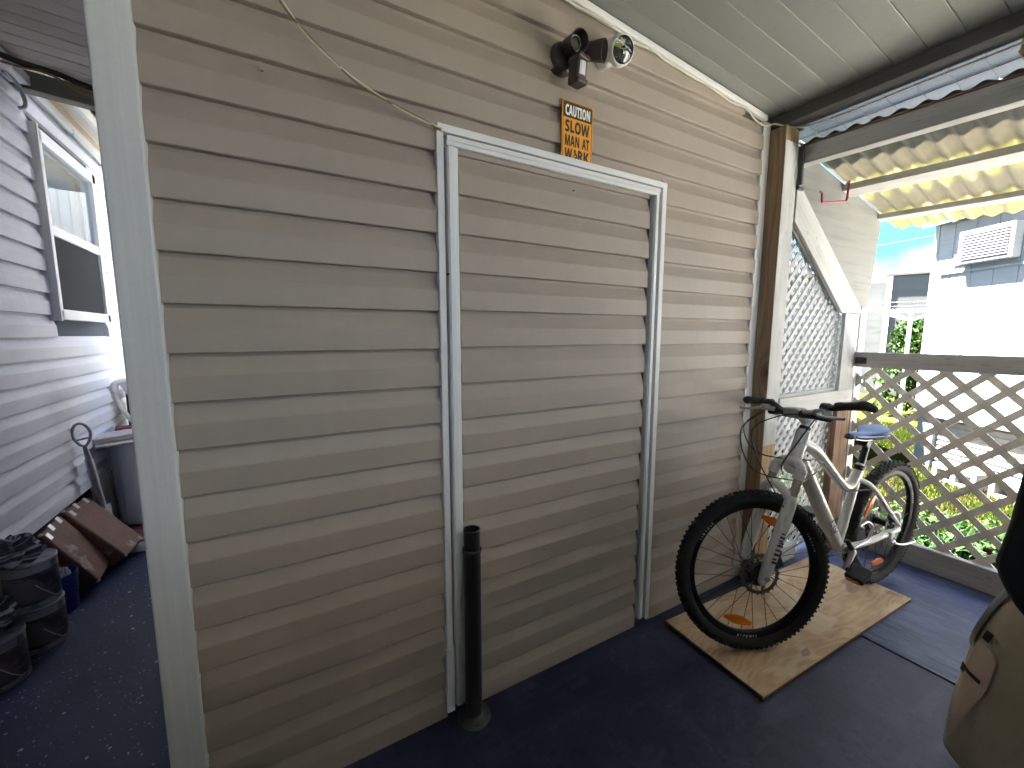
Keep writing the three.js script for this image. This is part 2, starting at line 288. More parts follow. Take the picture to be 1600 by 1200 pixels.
M.bikeWhite = new THREE.MeshPhysicalMaterial({ map: texture(256, 256, (u, v) => mixc([0.70, 0.70, 0.69], [0.42, 0.40, 0.37], 0.5 * sstep(0.52, 0.8, fbm(u, v, 12, 12, 4)))), roughness: 0.3, clearcoat: 0.5, clearcoatRoughness: 0.2 });
M.stanchion = std({ color: L(0.42, 0.38, 0.33), roughness: 0.25, metalness: 0.25 });
M.purple = std({ color: L(0.09, 0.018, 0.11), roughness: 0.5 });
M.decalGrey = std({ color: L(0.40, 0.42, 0.44), roughness: 0.5 });
M.saddleBlue = std({ color: L(0.055, 0.13, 0.36), roughness: 0.5 });
M.saddlePale = std({ color: L(0.55, 0.58, 0.64), roughness: 0.5 });
M.frameWhite = std({ color: L(0.80, 0.80, 0.82), roughness: 0.35 });
M.screen = std({ map: texture(256, 256, (u, v) => mul([0.012, 0.013, 0.018], 0.8 + 0.4 * vnoise(u * 200, v * 200, 200, 200))), roughness: 0.9 });
M.pane = new THREE.MeshPhysicalMaterial({ color: L(0.80, 0.88, 0.94), roughness: 0.02, transmission: 1, thickness: 0, ior: 1.52 });
M.roomDark = std({ color: L(0.09, 0.10, 0.12), roughness: 1 });
M.gutter = std({ color: L(0.50, 0.51, 0.53), roughness: 0.5 });
M.cartCream = new THREE.MeshPhysicalMaterial({ map: texture(512, 512, (u, v) => mixc([0.54, 0.465, 0.315], [0.36, 0.31, 0.205], clamp(0.5 * sstep(0.45, 0.8, fbm(u, v, 5, 5, 5)) + .25 * sstep(.6, .8, fbm(u, v, 40, 40, 3))))), roughness: 0.4, clearcoat: 0.3, clearcoatRoughness: 0.3 });
M.cartLens = new THREE.MeshPhysicalMaterial({ color: L(0.74, 0.58, 0.44), roughness: 0.2, clearcoat: 0.8 });
M.cartBlack = std({ color: L(0.014, 0.014, 0.016), roughness: 0.55 });
M.cartGrey = std({ color: L(0.05, 0.05, 0.052), roughness: 0.35 });
M.grassGround = new THREE.MeshPhysicalMaterial({ specularIntensity: 0, map: texture(1024, 1024, (u, v) => { const b = fbm(u, v, 9, 9, 5), f = fbm(u, v, 180, 180, 2), d = sstep(0.56, 0.70, fbm(u + .33, v + .2, 7, 7, 4)); return mixc(mul([0.021, 0.026, 0.0055], 0.6 + 0.7 * b + 0.5 * (f - .5)), mul([0.034, 0.029, 0.011], 0.7 + 0.6 * f), 0.65 * d); }), roughness: 1 });
M.grassGround.map.repeat.set(60, 60);
M.blade = new THREE.MeshPhysicalMaterial({ specularIntensity: 0, color: L(0.5, 0.5, 0.5), vertexColors: false, roughness: 0.9, transmission: 0.3, thickness: 0, side: THREE.DoubleSide });
M.leaf = new THREE.MeshPhysicalMaterial({ specularIntensity: 0.1, color: L(0.055, 0.12, 0.022), roughness: 0.75, transmission: 0.3, thickness: 0, side: THREE.DoubleSide });
M.leafLight = new THREE.MeshPhysicalMaterial({ specularIntensity: 0.1, color: L(0.10, 0.19, 0.03), roughness: 0.75, transmission: 0.35, thickness: 0, side: THREE.DoubleSide });
M.neighbour = new THREE.MeshPhysicalMaterial({ specularIntensity: 0.2,  map: texture(512, 512, (u, v) => mul([0.15, 0.168, 0.18], 0.94 + 0.10 * (fbm(u, v, 4, 6, 4) - .5) - 0.10 * sstep(0.6, 0.8, fbm(u, v, 40, 4, 4)))), roughness: 0.6 });
M.concrete = std({ map: texture(512, 512, (u, v) => { const s = fbm(u, v, 60, 3, 4), b = fbm(u, v, 5, 5, 4), d = sstep(0.62, 0.8, fbm(u + .2, v, 50, 6, 4)); return mixc(mul([0.060, 0.066, 0.073], 0.85 + 0.25 * (s - .5) + 0.3 * (b - .5)), [0.03, 0.032, 0.035], 0.5 * d); }), roughness: 0.85 });
M.concrete.map.repeat.set(1 / 4, 1 / 4);
M.paving = std({ map: texture(512, 512, (u, v) => mul([0.66, 0.64, 0.60], 0.8 + 0.3 * (fbm(u, v, 5, 5, 5) - .3) - 0.12 * sstep(.6, .75, fbm(u, v, 60, 60, 3)))), roughness: 0.9 });
M.pathPaving = M.paving.clone(); M.pathPaving.color.setRGB(0.26, 0.28, 0.32);
M.block = std({ map: texture(256, 256, (u, v) => mul([0.16, 0.155, 0.15], 0.7 + 0.6 * fbm(u, v, 20, 20, 4))), roughness: 0.95 });
M.grilleSlat = std({ color: L(0.085, 0.08, 0.10), roughness: 0.6 });
M.grille = std({ color: L(0.04, 0.036, 0.05), roughness: 0.6 });
M.canMetal = std({ map: texture(512, 256, (u, v) => { const d = sstep(0.5, 0.7, fbm(u, v, 14, 9, 5)); return mixc([0.34, 0.34, 0.38], [0.10, 0.10, 0.12], 0.7 * d); }), roughness: 0.35, metalness: 0.55 });
M.canLabel = std({ map: texture(512, 256, (u, v) => { const d = sstep(0.45, 0.6, fbm(u, v, 5, 4, 4)); return mixc([0.035, 0.028, 0.042], [0.11, 0.09, 0.11], d); }), roughness: 0.5 });
M.cloth = std({ map: texture(256, 256, (u, v) => mixc([0.025, 0.028, 0.04], [0.26, 0.27, 0.33], sstep(0.42, 0.68, fbm(u, v, 4, 30, 4)))), roughness: 0.9 });
M.bucketBlue = std({ color: L(0.012, 0.035, 0.20), roughness: 0.4 });
M.brownSkin = std({ map: texture(512, 512, (u, v) => { const b = fbm(u, v, 6, 6, 5), f = fbm(u, v, 90, 90, 3), w = sstep(0.70, 0.78, fbm(u + .4, v, 10, 10, 4)); return mixc(mul([0.120, 0.046, 0.032], 0.6 + 0.5 * b + 0.5 * f), [0.36, 0.32, 0.28], 0.5 * w); }), bumpMap: texture(256, 256, (u, v) => fbm(u, v, 40, 40, 4), false), bumpScale: 0.002, roughness: 0.6 });
M.brownDark = std({ color: L(0.024, 0.011, 0.009), roughness: 0.75 });
M.drum = std({ map: texture(512, 512, (u, v) => mul([0.82, 0.83, 0.87], 0.9 + 0.2 * (fbm(u, v, 4, 3, 4) - .5) - .25 * sstep(.66, .8, fbm(u + .3, v, 20, 5, 4)))), roughness: 0.45 });
M.maroon = std({ color: L(0.20, 0.045, 0.065), roughness: 0.6 });
M.pvc = std({ color: L(0.62, 0.66, 0.74), roughness: 0.35 });
M.paleBoard = std({ map: rep(paintT, 1, 1), color: L(0.95, 0.93, 0.95), roughness: 0.7 });
M.galv = std({ map: texture(256, 256, (u, v) => mul([0.36, 0.37, 0.40], 0.7 + 0.6 * fbm(u, v, 12, 12, 4))), roughness: 0.4, metalness: 0.6 });
// ---------------------------------------------------------------- ground and floors
const GY = -0.25;
{ const g = bx(-120, 160, GY - 0.3, GY, -140, 120, 'x', 0, [0, 0]); M.grassGround.map.repeat.set(1 / 3.1, 1 / 3.1); struct('ground', g, M.grassGround); }
struct('porch_floor', [bx(-0.3, 2.118, -0.25, 0, 0.0, 3.7, 'x', 0.004, [0, 0]), bx(-1.07, -0.3, -0.25, -0.002, 0.25, 3.7, 'x', 0, [0.3, 0.1])], M.floor);
struct('porch_floor', [bx(2.1181, 3.13, -0.25, 0.005, -0.02, 3.7, 'x', 0.005, [0, 0])], M.floorWorn);
struct('passage_floor', bx(-1.07, -0.31, -0.25, -0.001, -2.95, 0.249, 'x', 0, [0, 0]), M.floorFleck);
struct('path', bx(-1.07, -0.31, -0.25, -0.004, -7.0, -2.951, 'z', 0, [0, 0]), M.pathPaving);  // unseen pale path, added to bounce sunlight into the passage
struct('bounce_slab', [bx(-2.5, 3.14, -0.25, -0.03, 3.75, 16, 'x', 0, [0, 0]), bx(3.145, 9.5, -0.25, -0.06, 1.25, 16, 'x', 0, [0, 0])], M.paving);  // unseen pale slabs added to bounce sunlight onto the ceiling and wall

// ---------------------------------------------------------------- siding
const EXP = 0.1143;
function sidingShape() {
  return [[0, -0.004], [0, 0.0180], [0.002, 0.0194], [0.060, 0.0180], [0.064, 0.0168], [0.104, 0.0020], [EXP + 0.004, 0.0014], [EXP + 0.004, -0.004]];
}
const boardCache = new Map();
function sidingBoard(len) {                                   // along +x from 0, bottom at y = 0, face towards +z
  const key = len.toFixed(3); if (boardCache.has(key)) return boardCache.get(key);
  const s = new THREE.Shape(sidingShape().map(([y, z]) => new THREE.Vector2(z, y)));
  const g = strip(new THREE.ExtrudeGeometry(s, { depth: len, bevelEnabled: false })); // shape xy = (z, y), extruded along +z
  const m = new THREE.Matrix4().makeBasis(V(0, 0, 1), V(0, 1, 0), V(1, 0, 0));        // shape x -> world z, extrusion -> world x
  g.applyMatrix4(m);
  // the basis above mirrors, so turn the triangles round
  const p = g.attributes.position; for (let i = 0; i < p.count; i += 3) { const a = V().fromBufferAttribute(p, i + 1), b = V().fromBufferAttribute(p, i + 2); p.setXYZ(i + 1, b.x, b.y, b.z); p.setXYZ(i + 2, a.x, a.y, a.z); }
  g.computeVertexNormals(); boardCache.set(key, g); return g;
}
function addSiding(root, x0, x1, y, m, place, zOff = 0) {      // place(geometry in wall coordinates) -> world
  if (x1 - x0 < 0.01) return;
  const g = sidingBoard(x1 - x0).clone(); const p = g.attributes.position, uv = new Float32Array(p.count * 2), wob = rr(-0.0006, 0.0006), tilt = rr(-0.0012, 0.0012), dz = rr(0, 0.0006) + zOff;
  g.translate(x0, y + wob, dz);
  for (let i = 0; i < p.count; i++) { p.setY(i, p.getY(i) + tilt * (p.getX(i) - (x0 + x1) / 2)); uv[2 * i] = p.getX(i); uv[2 * i + 1] = p.getY(i); }
  g.setAttribute('uv', new THREE.BufferAttribute(uv, 2)); place(g);
  part('siding_board', g, m, root);
}
const SY0 = 1.370 - 12 * EXP;                                  // bottom course
{
  const t = thing('shed_wall', 'long beige vinyl siding wall of the shed behind the bicycle and the black pipe', 'wall', [0.9, 0, -0.05]);
  part('wall_core', [bx(-0.29, 2.06, -0.02, 2.33, -0.11, -0.004), bx(-0.29, 0.9, 2.33, 2.44, -0.11, -0.004)], M.backing, t);
  const same = (g) => g;
  for (let k = 0; k < 22; k++) {
    const y = SY0 + k * EXP; if (y > 2.50) break;
    const y0 = y; let xmax = 2.045; if (y + EXP > ceilY(2.045)) xmax = Math.min(2.045, (2.497 + 0.06 - (y + EXP)) / 0.084);
    if (xmax < -0.2) break;
    if (y0 < 1.83) { addSiding(t, -0.2252, 0.424, y0, M.siding, same); addSiding(t, 1.384, 2.045, y0, M.siding, same); }
    else addSiding(t, -0.2252, xmax, y0, M.siding, same);
  }
  part('siding_board', [bx(0.424, 1.384, 1.880, 1.9425, -0.004, 0.0035, 'x', 0, [0.9, 1.9])], M.siding, t);
  // the loose tab of vinyl at a lap
  part('vinyl_tab', bx(-0.003, 0.004, 1.918, 1.936, 0.010, 0.0165, 'y'), M.siding, t);
  // white cove moulding under the ceiling, following its slope
  const cove = bx(-0.24, 2.06, -0.024, 0.0, 0.0, 0.026, 'x', 0.006); cove.rotateZ(-0.0838); cove.translate(0, 2.492, 0.004);
  part('cove_moulding', cove, M.whiteVinyl, t);
  // corner trim at the right end
  part('corner_trim', [bx(2.040, 2.100, 0.0, 2.30, -0.004, 0.017, 'y', 0.004), bx(2.088, 2.100, 0.0, 2.30, -0.09, -0.004, 'y', 0)], M.whiteVinyl, t, t, 'narrow white vinyl corner trim');
}
// the shed's other walls: towards the passage, towards the garden, and the back
{
  const t = thing('shed_side_wall', 'beige siding side wall of the shed along the narrow passage', 'wall', [-0.26, 0, -1.8]);
  part('wall_core', bx(-0.285, -0.2, 0, 2.49, -2.5, -0.115), M.backing, t);
  const toSide = (g) => g.rotateY(-Math.PI / 2).translate(-0.288, 0, 0);       // wall x -> world z
  for (let k = 0; k < 21; k++) addSiding(t, -2.5, -0.075, SY0 + k * EXP, M.sidingHouse, toSide);
}
{
  const t = thing('shed_garden_wall', 'beige siding end wall of the shed facing the lawn', 'wall', [2.05, 0, -1.8]);
  part('wall_core', bx(1.98, 2.065, -0.25, 2.32, -2.5, -0.115), M.sidingHouse, t);
  part('back_wall', bx(-0.2, 1.98, -0.25, 2.32, -2.5, -2.4), M.sidingHouse, t);
}
{
  const t = thing('corner_post', 'tall white painted corner post standing where the passage meets the wall', 'post', [-0.26, 0, -0.02]);
  part('post_shaft', bx(-0.299, -0.2255, 0, 2.515, -0.07, 0.027, 'y', 0.006), M.postWhite, t);
}
// ---------------------------------------------------------------- the siding-clad door
{
  const t = thing('siding_door', 'flush door clad in the same beige siding inside a white frame', 'door', [0.9, 0, 0.01]);
  const W = M.whiteVinyl;
  part('door_backing', bx(0.446, 1.362, 0.0, 1.876, -0.002, 0.004), M.backing, t);
  // outer casing, mitred look: left, right, head
  part('outer_casing', [bx(0.424, 0.446, 0.02, 1.896, 0.0, 0.026, 'y', 0.003)], W, t);
  part('outer_casing', [bx(1.361, 1.386, 0.02, 1.900, 0.0, 0.030, 'y', 0.003)], W, t);
  part('outer_casing', [bx(0.424, 1.386, 1.8785, 1.9005, 0.0, 0.031, 'x', 0.003)], W, t);
  part('casing_extension', [bx(0.421, 0.449, 0.02, 0.255, 0.0, 0.029, 'y', 0.003)], W, t, t, 'short lower length of casing lapped over the rest');
  // inner trim on the door leaf
  const trim = (x0, x1, y0, y1, ax) => [bx(x0, x1, y0, y1, 0.004, 0.030, ax, 0.003), ax === 'y' ? bx(x0 + 0.004, x1 - 0.012, y0, y1, 0.030, 0.034, ax, 0.0015) : bx(x0, x1, y0 + 0.012, y1 - 0.004, 0.030, 0.034, ax, 0.0015)];
  part('inner_trim', trim(0.453, 0.488, 0.035, 1.843, 'y'), W, t);
  part('inner_trim', trim(1.318, 1.345, 0.035, 1.846, 'y'), W, t);
  part('inner_trim', trim(0.453, 1.345, 1.8455, 1.8745, 'x'), W, t);
  const same = (g) => g;
  for (let k = 0; k < 16; k++) addSiding(t, 0.492, 1.302, SY0 + k * EXP + 0.004, M.siding, same, 0.005);
  const pm = sidingBoard(0.81).clone();
  part('siding_board', bx(0.492, 1.302, SY0 + 16 * EXP + 0.004, 1.845, 0.004, 0.017, 'x', 0, [0.5, 1.8]), M.siding, t);
  part('screw', [cyl([0.925, 1.800, 0.017], [0.925, 1.800, 0.0195], 0.003, 0.0025, 8)], M.bronze, t);
  part('latch_hole', [cyl([0.4515, 1.48, 0.02], [0.4515, 1.48, 0.032], 0.003, 0.003, 8)], M.black, t);
}
// ---------------------------------------------------------------- porch roof
{
  const t = thing('porch_roof', 'grey white boarded ceiling of the porch roof sloping down to the right', 'roof', [0.8, 2.43, 1.2]);
  const slope = (g) => { g.rotateZ(-0.0838); g.translate(0, 2.497, 0); return g; };
  const x0 = -1.02, x1 = 2.205, P = 0.0955;
  for (let i = 0; i < 38; i++) {
    const z0 = -0.012 + i * P + (i === 0 ? 0.012 : 0);
    const g = bx(x0, x1, 0 + rr(-0.0007, 0.0007), 0.018, z0 + 0.0008, -0.012 + (i + 1) * P - 0.0008, 'x', 0.0025);
    part('ceiling_board', slope(g), M.ceiling, t);
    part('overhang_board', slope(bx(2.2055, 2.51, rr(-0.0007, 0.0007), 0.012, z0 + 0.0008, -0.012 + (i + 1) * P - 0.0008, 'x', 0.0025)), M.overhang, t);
  }
  part('roof_deck', slope(bx(-1.3, 2.204, 0.0186, 0.075, -1.86, 3.7, 'x')), M.whiteVinyl, t);
  part('roof_deck', slope(bx(-0.19, 2.80, 0.0190, 0.075, -2.6, -1.862, 'x')), M.whiteVinyl, t);
  part('roof_deck', slope(bx(2.2041, 2.80, 0.0190, 0.075, -1.861, -0.02, 'x')), M.whiteVinyl, t);  // unseen eave extended outwards to keep sun off the lattice
  part('roof_edge', slope(bx(2.512, 2.53, -0.012, 0.018, -0.4, 3.7, 'z', 0.003)), M.whiteVinyl, t);
  // a shallow raised seam on the overhang
  part('edge_bead', slope(cyl([2.395, -0.004, 0.0], [2.395, -0.004, 3.6], 0.0035, 0.0035, 6)), M.cream, t);
  // higher white boarding over the far half of the passage, added to shut out sun
  for (let i = 0; i < 13; i++) part('soffit_board', bx(-1.07 + 0.02, -0.30, 2.705 + rr(-0.0007, 0.0007), 2.722, -4.6 + i * 0.205 + 0.002, -4.6 + (i + 1) * 0.205 - 0.002, 'x', 0.003), M.soffitFar, t);
  part('far_deck', bx(-1.06, -0.2, 2.7225, 2.80, -4.65, -1.87, 'z'), M.whiteVinyl, t);
  // soffit boards over the passage
  for (let i = 0; i < 19; i++) part('soffit_board', slope(bx(-1.02, -0.30, rr(-0.0007, 0.0007), 0.018, -1.78 + i * 0.0925 + 0.0012, -1.78 + (i + 1) * 0.0925 - 0.0012, 'x', 0.003)), M.soffit, t);
}
{
  const t = thing('roof_beam', 'dark grimy beam along the outer edge of the porch ceiling on the wooden post', 'beam', [2.15, 2.3, 0.1]);
  const g = bx(2.100, 2.196, -0.052, -0.001, -0.05, 3.62, 'z', 0.004); g.rotateX(0.0);
  g.applyMatrix4(new THREE.Matrix4().makeTranslation(0, 2.322, 0));
  part('beam_timber', g, M.beam, t);
  part('metal_bracket', [bx(2.19, 2.235, 2.268, 2.272, 0.055, 0.10, 'x', 0.001), cyl([2.215, 2.2675, 0.078], [2.215, 2.263, 0.078], 0.012, 0.012, 12)], M.blackSteel, t);
}
{
  const pts = []; for (let i = 0; i <= 26; i++) { const x = -0.2 + i * 0.0865; pts.push([x, ceilY(x) - 0.040 + 0.004 * Math.sin(i * 1.9) + (i > 24 ? -0.012 : 0), 0.026 + 0.004 * Math.sin(i * 2.7)]); }
  pts.push([2.075, 2.283, 0.04], [2.10, 2.268, 0.07], [2.16, 2.262, 0.10], [2.20, 2.262, 0.16], [2.205, 2.262, 0.6], [2.205, 2.262, 1.6]);
  single('cable', tube(pts, 0.0042, 6, 160), M.cream, 'thin cream cable running under the white moulding and along the beam', 'cable', [1, 2.38, 0.03]);
}
{ // the pair of brown wires hanging from the ceiling to the corner of the door casing
  const wp = [[-0.02, 2.20, 0.09], [0.018, 2.10, 0.08], [0.047, 2.05, 0.069], [0.099, 1.998, 0.063], [0.153, 1.963, 0.057], [0.212, 1.932, 0.051], [0.309, 1.904, 0.045], [0.371, 1.891, 0.041], [0.436, 1.880, 0.036]];
  const line = (o) => wp.map((p, i) => V(p[0] + o * Math.cos(i * 2.1), p[1] + o * Math.sin(i * 2.1), p[2]));
  const t = thing('wire_pair', 'twisted brown and cream wires sagging from the ceiling to the door frame corner', 'wire', [0.25, 2.15, 0.06]);
  part('wire', tube(line(0.0026), 0.0030, 5, 120), M.wire, t); part('wire', tube(line(-0.0026), 0.0028, 5, 120), M.cream, t);
}
// ---------------------------------------------------------------- the corner: post, side partition, awning, rail
{
  const t = thing('timber_post', 'raw brown timber post at the corner with its garden side painted white', 'post', [2.155, 0, 0.045]);
  part('post_shaft', bx(2.100, 2.214, -0.02, 2.268, 0.0, 0.0885, 'y', 0.004), M.lumber, t);
  part('painted_face', bx(2.1015, 2.2125, 0.735, 2.20, 0.0890, 0.0905, 'y', 0), M.paintWood, t, t, 'face brushed with white paint down to hip height');
  part('raw_face', bx(2.1015, 2.2125, 0.0, 0.733, 0.0890, 0.0903, 'y', 0), M.lumberTan, t);
}
{
  const t = thing('side_partition', 'white plywood and fine lattice partition with a slanting brace beside the timber post', 'partition', [2.65, 0, 0.05]);
  const topY = (x) => 2.216 - 0.19 * (x - 2.245) - 0.006;
  const pan = prism([[2.2155, topY(2.2155)], [2.2155, 1.84], [2.80, 1.44], [3.0, 1.40], [3.045, 1.19], [3.135, 1.19], [3.255, topY(3.255)]].reverse(), 0.012); uvm(pan, 'y'); pan.translate(0, 0, 0.060);
  part('plywood_panel', pan, M.panelWood, t);
  const dg = prism([[2.227, 1.852], [2.804, 1.425], [3.030, 1.4275], [3.09, 1.405], [3.096, 1.4125], [2.227, 2.045]], 0.019, 0.002); dg.rotateZ(0.63); uvm(dg, 'x'); dg.rotateZ(-0.63); dg.translate(0, 0, 0.0735);
  part('slanting_brace', dg, M.paintWood, t, t, 'slanting white board');
  part('upright_board', bx(2.855, 3.030, 0.972, 1.4225, 0.0735, 0.0920, 'y', 0.002), M.paintWood, t);
  part('cross_board', bx(2.2165, 3.030, 0.885, 0.9705, 0.0735, 0.0945, 'x', 0.002), M.paintWood, t);
  part('back_ledge', bx(2.2165, 2.86, 0.955, 0.985, 0.03, 0.0733, 'x', 0.002), M.paintWood, t);
  const region1 = [[2.216, 0.93], [2.92, 0.93], [2.92, 1.40], [2.216, 1.91]];
  for (const g of lattice(region1, 0.0495, 0.0225, 0.005, 0.01, 0.02)) { g.translate(0, 0, 0.042); part('lattice_slat', g, M.latticeWhite, t); }
  const region2 = [[2.216, 0.03], [2.92, 0.03], [2.92, 0.93], [2.216, 0.93]];
  for (const g of lattice(region2, 0.0495, 0.0225, 0.005, 0.01, 0.02)) { g.translate(0, 0, 0.030); part('lattice_slat', g, M.latticeWhite, t); }
}
{
  const t = thing('fence_end_post', 'white square corner post where the lattice rail meets the partition', 'post', [3.09, -0.25, 0.05]);
  part('post_shaft', bx(3.046, 3.132, -0.25, 1.46, 0.002, 0.0935, 'y', 0.004), M.paintWood, t);
  part('bare_stud', bx(2.868, 3.044, 0.0, 0.883, 0.052, 0.090, 'y', 0.003), M.lumberRed, t, t, 'bare reddish stud below the white cross board');
}
single('angle_bracket', [bx(2.216, 2.232, 2.015, 2.19, 0.091, 0.112, 'y', 0.002), bx(2.216, 2.262, 1.995, 2.012, 0.091, 0.104, 'x', 0.002)], M.cartGrey, 'small dark angle iron screwed to the white face of the timber post', 'bracket', [2.224, 2.0, 0.1]);
single('hook', tube([[2.735, 2.115, 0.085], [2.712, 2.118, 0.104], [2.700, 2.105, 0.11], [2.694, 2.06, 0.11], [2.690, 2.020, 0.11], [2.680, 2.007, 0.111], [2.66, 2.004, 0.113], [2.55, 1.984, 0.118], [2.43, 1.962, 0.122], [2.408, 1.960, 0.122], [2.402, 1.972, 0.122], [2.400, 1.998, 0.122], [2.394, 2.004, 0.122], [2.378, 2.004, 0.122]], 0.0052, 8, 90), M.red, 'red metal storage hook under the second purlin by the white panel', 'hook', [2.69, 2.1, 0.1]);

const TILT = 0.038;                                            // the awning falls a little towards the viewer
const tilt = (g) => { g.translate(0, -2.1, -0.075); g.rotateX(TILT); g.translate(0, 2.1, 0.075); return g; };
const shY = (x) => 2.216 - 0.19 * (x - 2.245), SA = Math.atan(0.19);
{
  const t = thing('awning', 'lean-to awning of yellowed corrugated plastic on three white purlins', 'awning', [2.85, 2.03, 1.6]);
  const purlin = (x, h, w, m, wm) => {
    const mk = (a, b, c, d, mm, name, lbl) => { const g = bx(a, b, c, d, 0.0725, 3.15, 'z', 0.003); g.rotateZ(-SA); g.translate(x, shY(x), 0); part(name, tilt(g), mm, t, t, lbl); };
    mk(0, w, -0.012 - h, -0.012, m, 'purlin');
    return mk;
  };
  purlin(2.254, 0.090, 0.040, M.paintWood);
  { const g = bx(-0.0025, 0.041, -0.0115, -0.002, 0.075, 3.15, 'z', 0.002); g.rotateZ(-SA); g.translate(2.254, shY(2.254), 0); part('packing_strip', tilt(g), M.lumberRed, t, t, 'unpainted brown strip on top of the inner purlin'); }
  purlin(2.73, 0.036, 0.10, M.paintWood);
  purlin(3.198, 0.030, 0.06, M.paintWood);
  // corrugated sheets, three laps along the rail
  const wl = 0.0765, amp = 0.0085;
  for (let s = 0; s < 3; s++) {
    const z0 = 0.06 + s * 1.03, z1 = z0 + 1.06, nz = 168, nx = 8, x0 = 2.247, len = 1.285, g = new THREE.BufferGeometry(), pos = [], uv = [], idx = [];
    for (const side of [0, 1]) for (let i = 0; i <= nz; i++) for (let j = 0; j <= nx; j++) {
      const z = z0 + (z1 - z0) * i / nz, d = len * j / nx, h = amp * Math.cos((z - 0.06) / wl * 2 * Math.PI) + (side ? 0.0014 : 0) + amp - 0.006 + s * 0.0022;
      pos.push(x0 + d * Math.cos(SA) + h * Math.sin(SA), shY(x0) - d * Math.sin(SA) + h * Math.cos(SA), z); uv.push(d, z - 0.06);
    }
    const N = (nz + 1) * (nx + 1);
    for (let i = 0; i < nz; i++) for (let j = 0; j < nx; j++) { const a = i * (nx + 1) + j, b = a + 1, c = a + nx + 1, e = c + 1; idx.push(a, b, c, b, e, c); }
    g.setAttribute('position', new THREE.Float32BufferAttribute(pos.slice(0, N * 3), 3)); g.setAttribute('uv', new THREE.Float32BufferAttribute(uv.slice(0, N * 2), 2)); g.setIndex(idx); g.computeVertexNormals();
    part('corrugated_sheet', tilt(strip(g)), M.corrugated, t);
  }
  // screws along the purlins
  const sc = []; for (const x of [2.77, 3.225]) for (let k = 0; k < 9; k++) { const z = 0.16 + k * 0.153, g = cyl([x, shY(x) - 0.024, z], [x, shY(x) + 0.02, z], 0.003, 0.003, 6); sc.push(tilt(g)); }
  const o = part('roofing_screws', sc, M.steel, t); o.userData.kind = 'stuff';
}
single('wood_brace', [(() => { const g = bx(2.27, 2.32, -0.30, 0.045, -0.03, 0.012, 'y', 0.003); g.rotateX(-0.55); g.translate(0, 2.245, 0.79); return g; })(), (() => { const g = bx(2.262, 2.328, -0.012, 0.052, -0.03, 0.03, 'x', 0.003); g.translate(0, 2.262, 0.778); return g; })()], M.lumberTan, 'short raw timber brace under the roof overhang at the right edge', 'brace', [2.3, 2.2, 0.78]);
{
  const t = thing('lattice_fence', 'large lattice railing with grey top rail along the open side of the porch', 'fence', [3.05, 0, 0.6]);
  part('top_rail', [bx(3.010, 3.050, 1.108, 1.196, 0.094, 1.10, 'z', 0.004)], M.greyWood, t, t, 'weathered grey top rail');
  part('burn_mark', bx(3.0075, 3.0095, 1.127, 1.165, 0.10, 0.155, 'z', 0), M.black, t, t, 'black burnt patch at the end of the rail');
  part('kick_board', bx(3.020, 3.058, 0.0055, 0.130, 0.094, 1.10, 'z', 0.003), M.greyWood, t);
  // in (z, y); the slats are made in xy and turned
  const reg = [[0.094, 0.10], [1.10, 0.10], [1.10, 1.14], [0.094, 1.14]];
  const A0 = (0.187 + 1.022) * Math.SQRT1_2 + 0.0516, B0 = (0.187 - 1.022) * Math.SQRT1_2 + 0.0516;
  for (const g of lattice(reg, 0.1032, 0.0330, 0.006, A0, B0)) { g.rotateY(-Math.PI / 2); g.translate(3.076, 0, 0); part('lattice_slat', g, M.latticeSlat, t); }
  part('rail_post', bx(3.02, 3.11, -0.25, 1.30, 1.101, 1.19, 'y', 0.004), M.paintWood, t);
}
{ // beyond the frame: an added boarded wall limits the light from the porch end
  const t = thing('added_end_wall', 'added boarded half wall behind the viewer, limiting the light from the porch end', 'wall', [1, 0, 3.65]);
  for (let i = 0; i < 18; i++) { const y = 0.01 + i * 0.105; part('wall_board', bx(-1.06, 3.1, y, y + 0.104, 3.6, 3.62, 'x', 0.003), M.greyWood, t); }
  for (const x of [-0.98, 1.05, 3.05]) part('wall_post', bx(x - 0.045, x + 0.045, 0, 2.42 - 0.084 * x, 3.621, 3.7, 'y', 0.004), M.paintWood, t);
}
{ // a car added behind the viewer, out of frame: it keeps the low light off the wall
  const t = thing('added_car', 'added dark car behind the viewer, put there to shade the lower wall', 'car', [0.25, 0, 2.5]);
  const sec = (pts, w, m, name) => { const s = new THREE.Shape(); pts.forEach((p, i) => i ? s.lineTo(p[0], p[1]) : s.moveTo(p[0], p[1])); const g = strip(new THREE.ExtrudeGeometry(s, { depth: w, bevelEnabled: true, bevelThickness: 0.06, bevelSize: 0.05, bevelSegments: 3 })); g.translate(0, 0, 2.5 - w / 2); return part(name, g, m, t); };
  sec([[-0.9, 0.28], [1.20, 0.28], [1.22, 0.62], [1.15, 0.85], [0.7, 0.92], [-0.85, 0.92], [-0.92, 0.7]], 1.5, M.cartBlack, 'body');
  sec([[-0.92, 0.97], [1.30, 0.97], [1.05, 1.40], [-0.85, 1.42]], 1.35, M.glossBlack, 'cabin');
  for (const x of [-0.5, 0.8]) for (const z of [1.80, 3.20]) part('wheel', cyl([x, 0.31, z - 0.1], [x, 0.31, z + 0.1], 0.31, 0.31, 28), M.rubber, t);
}
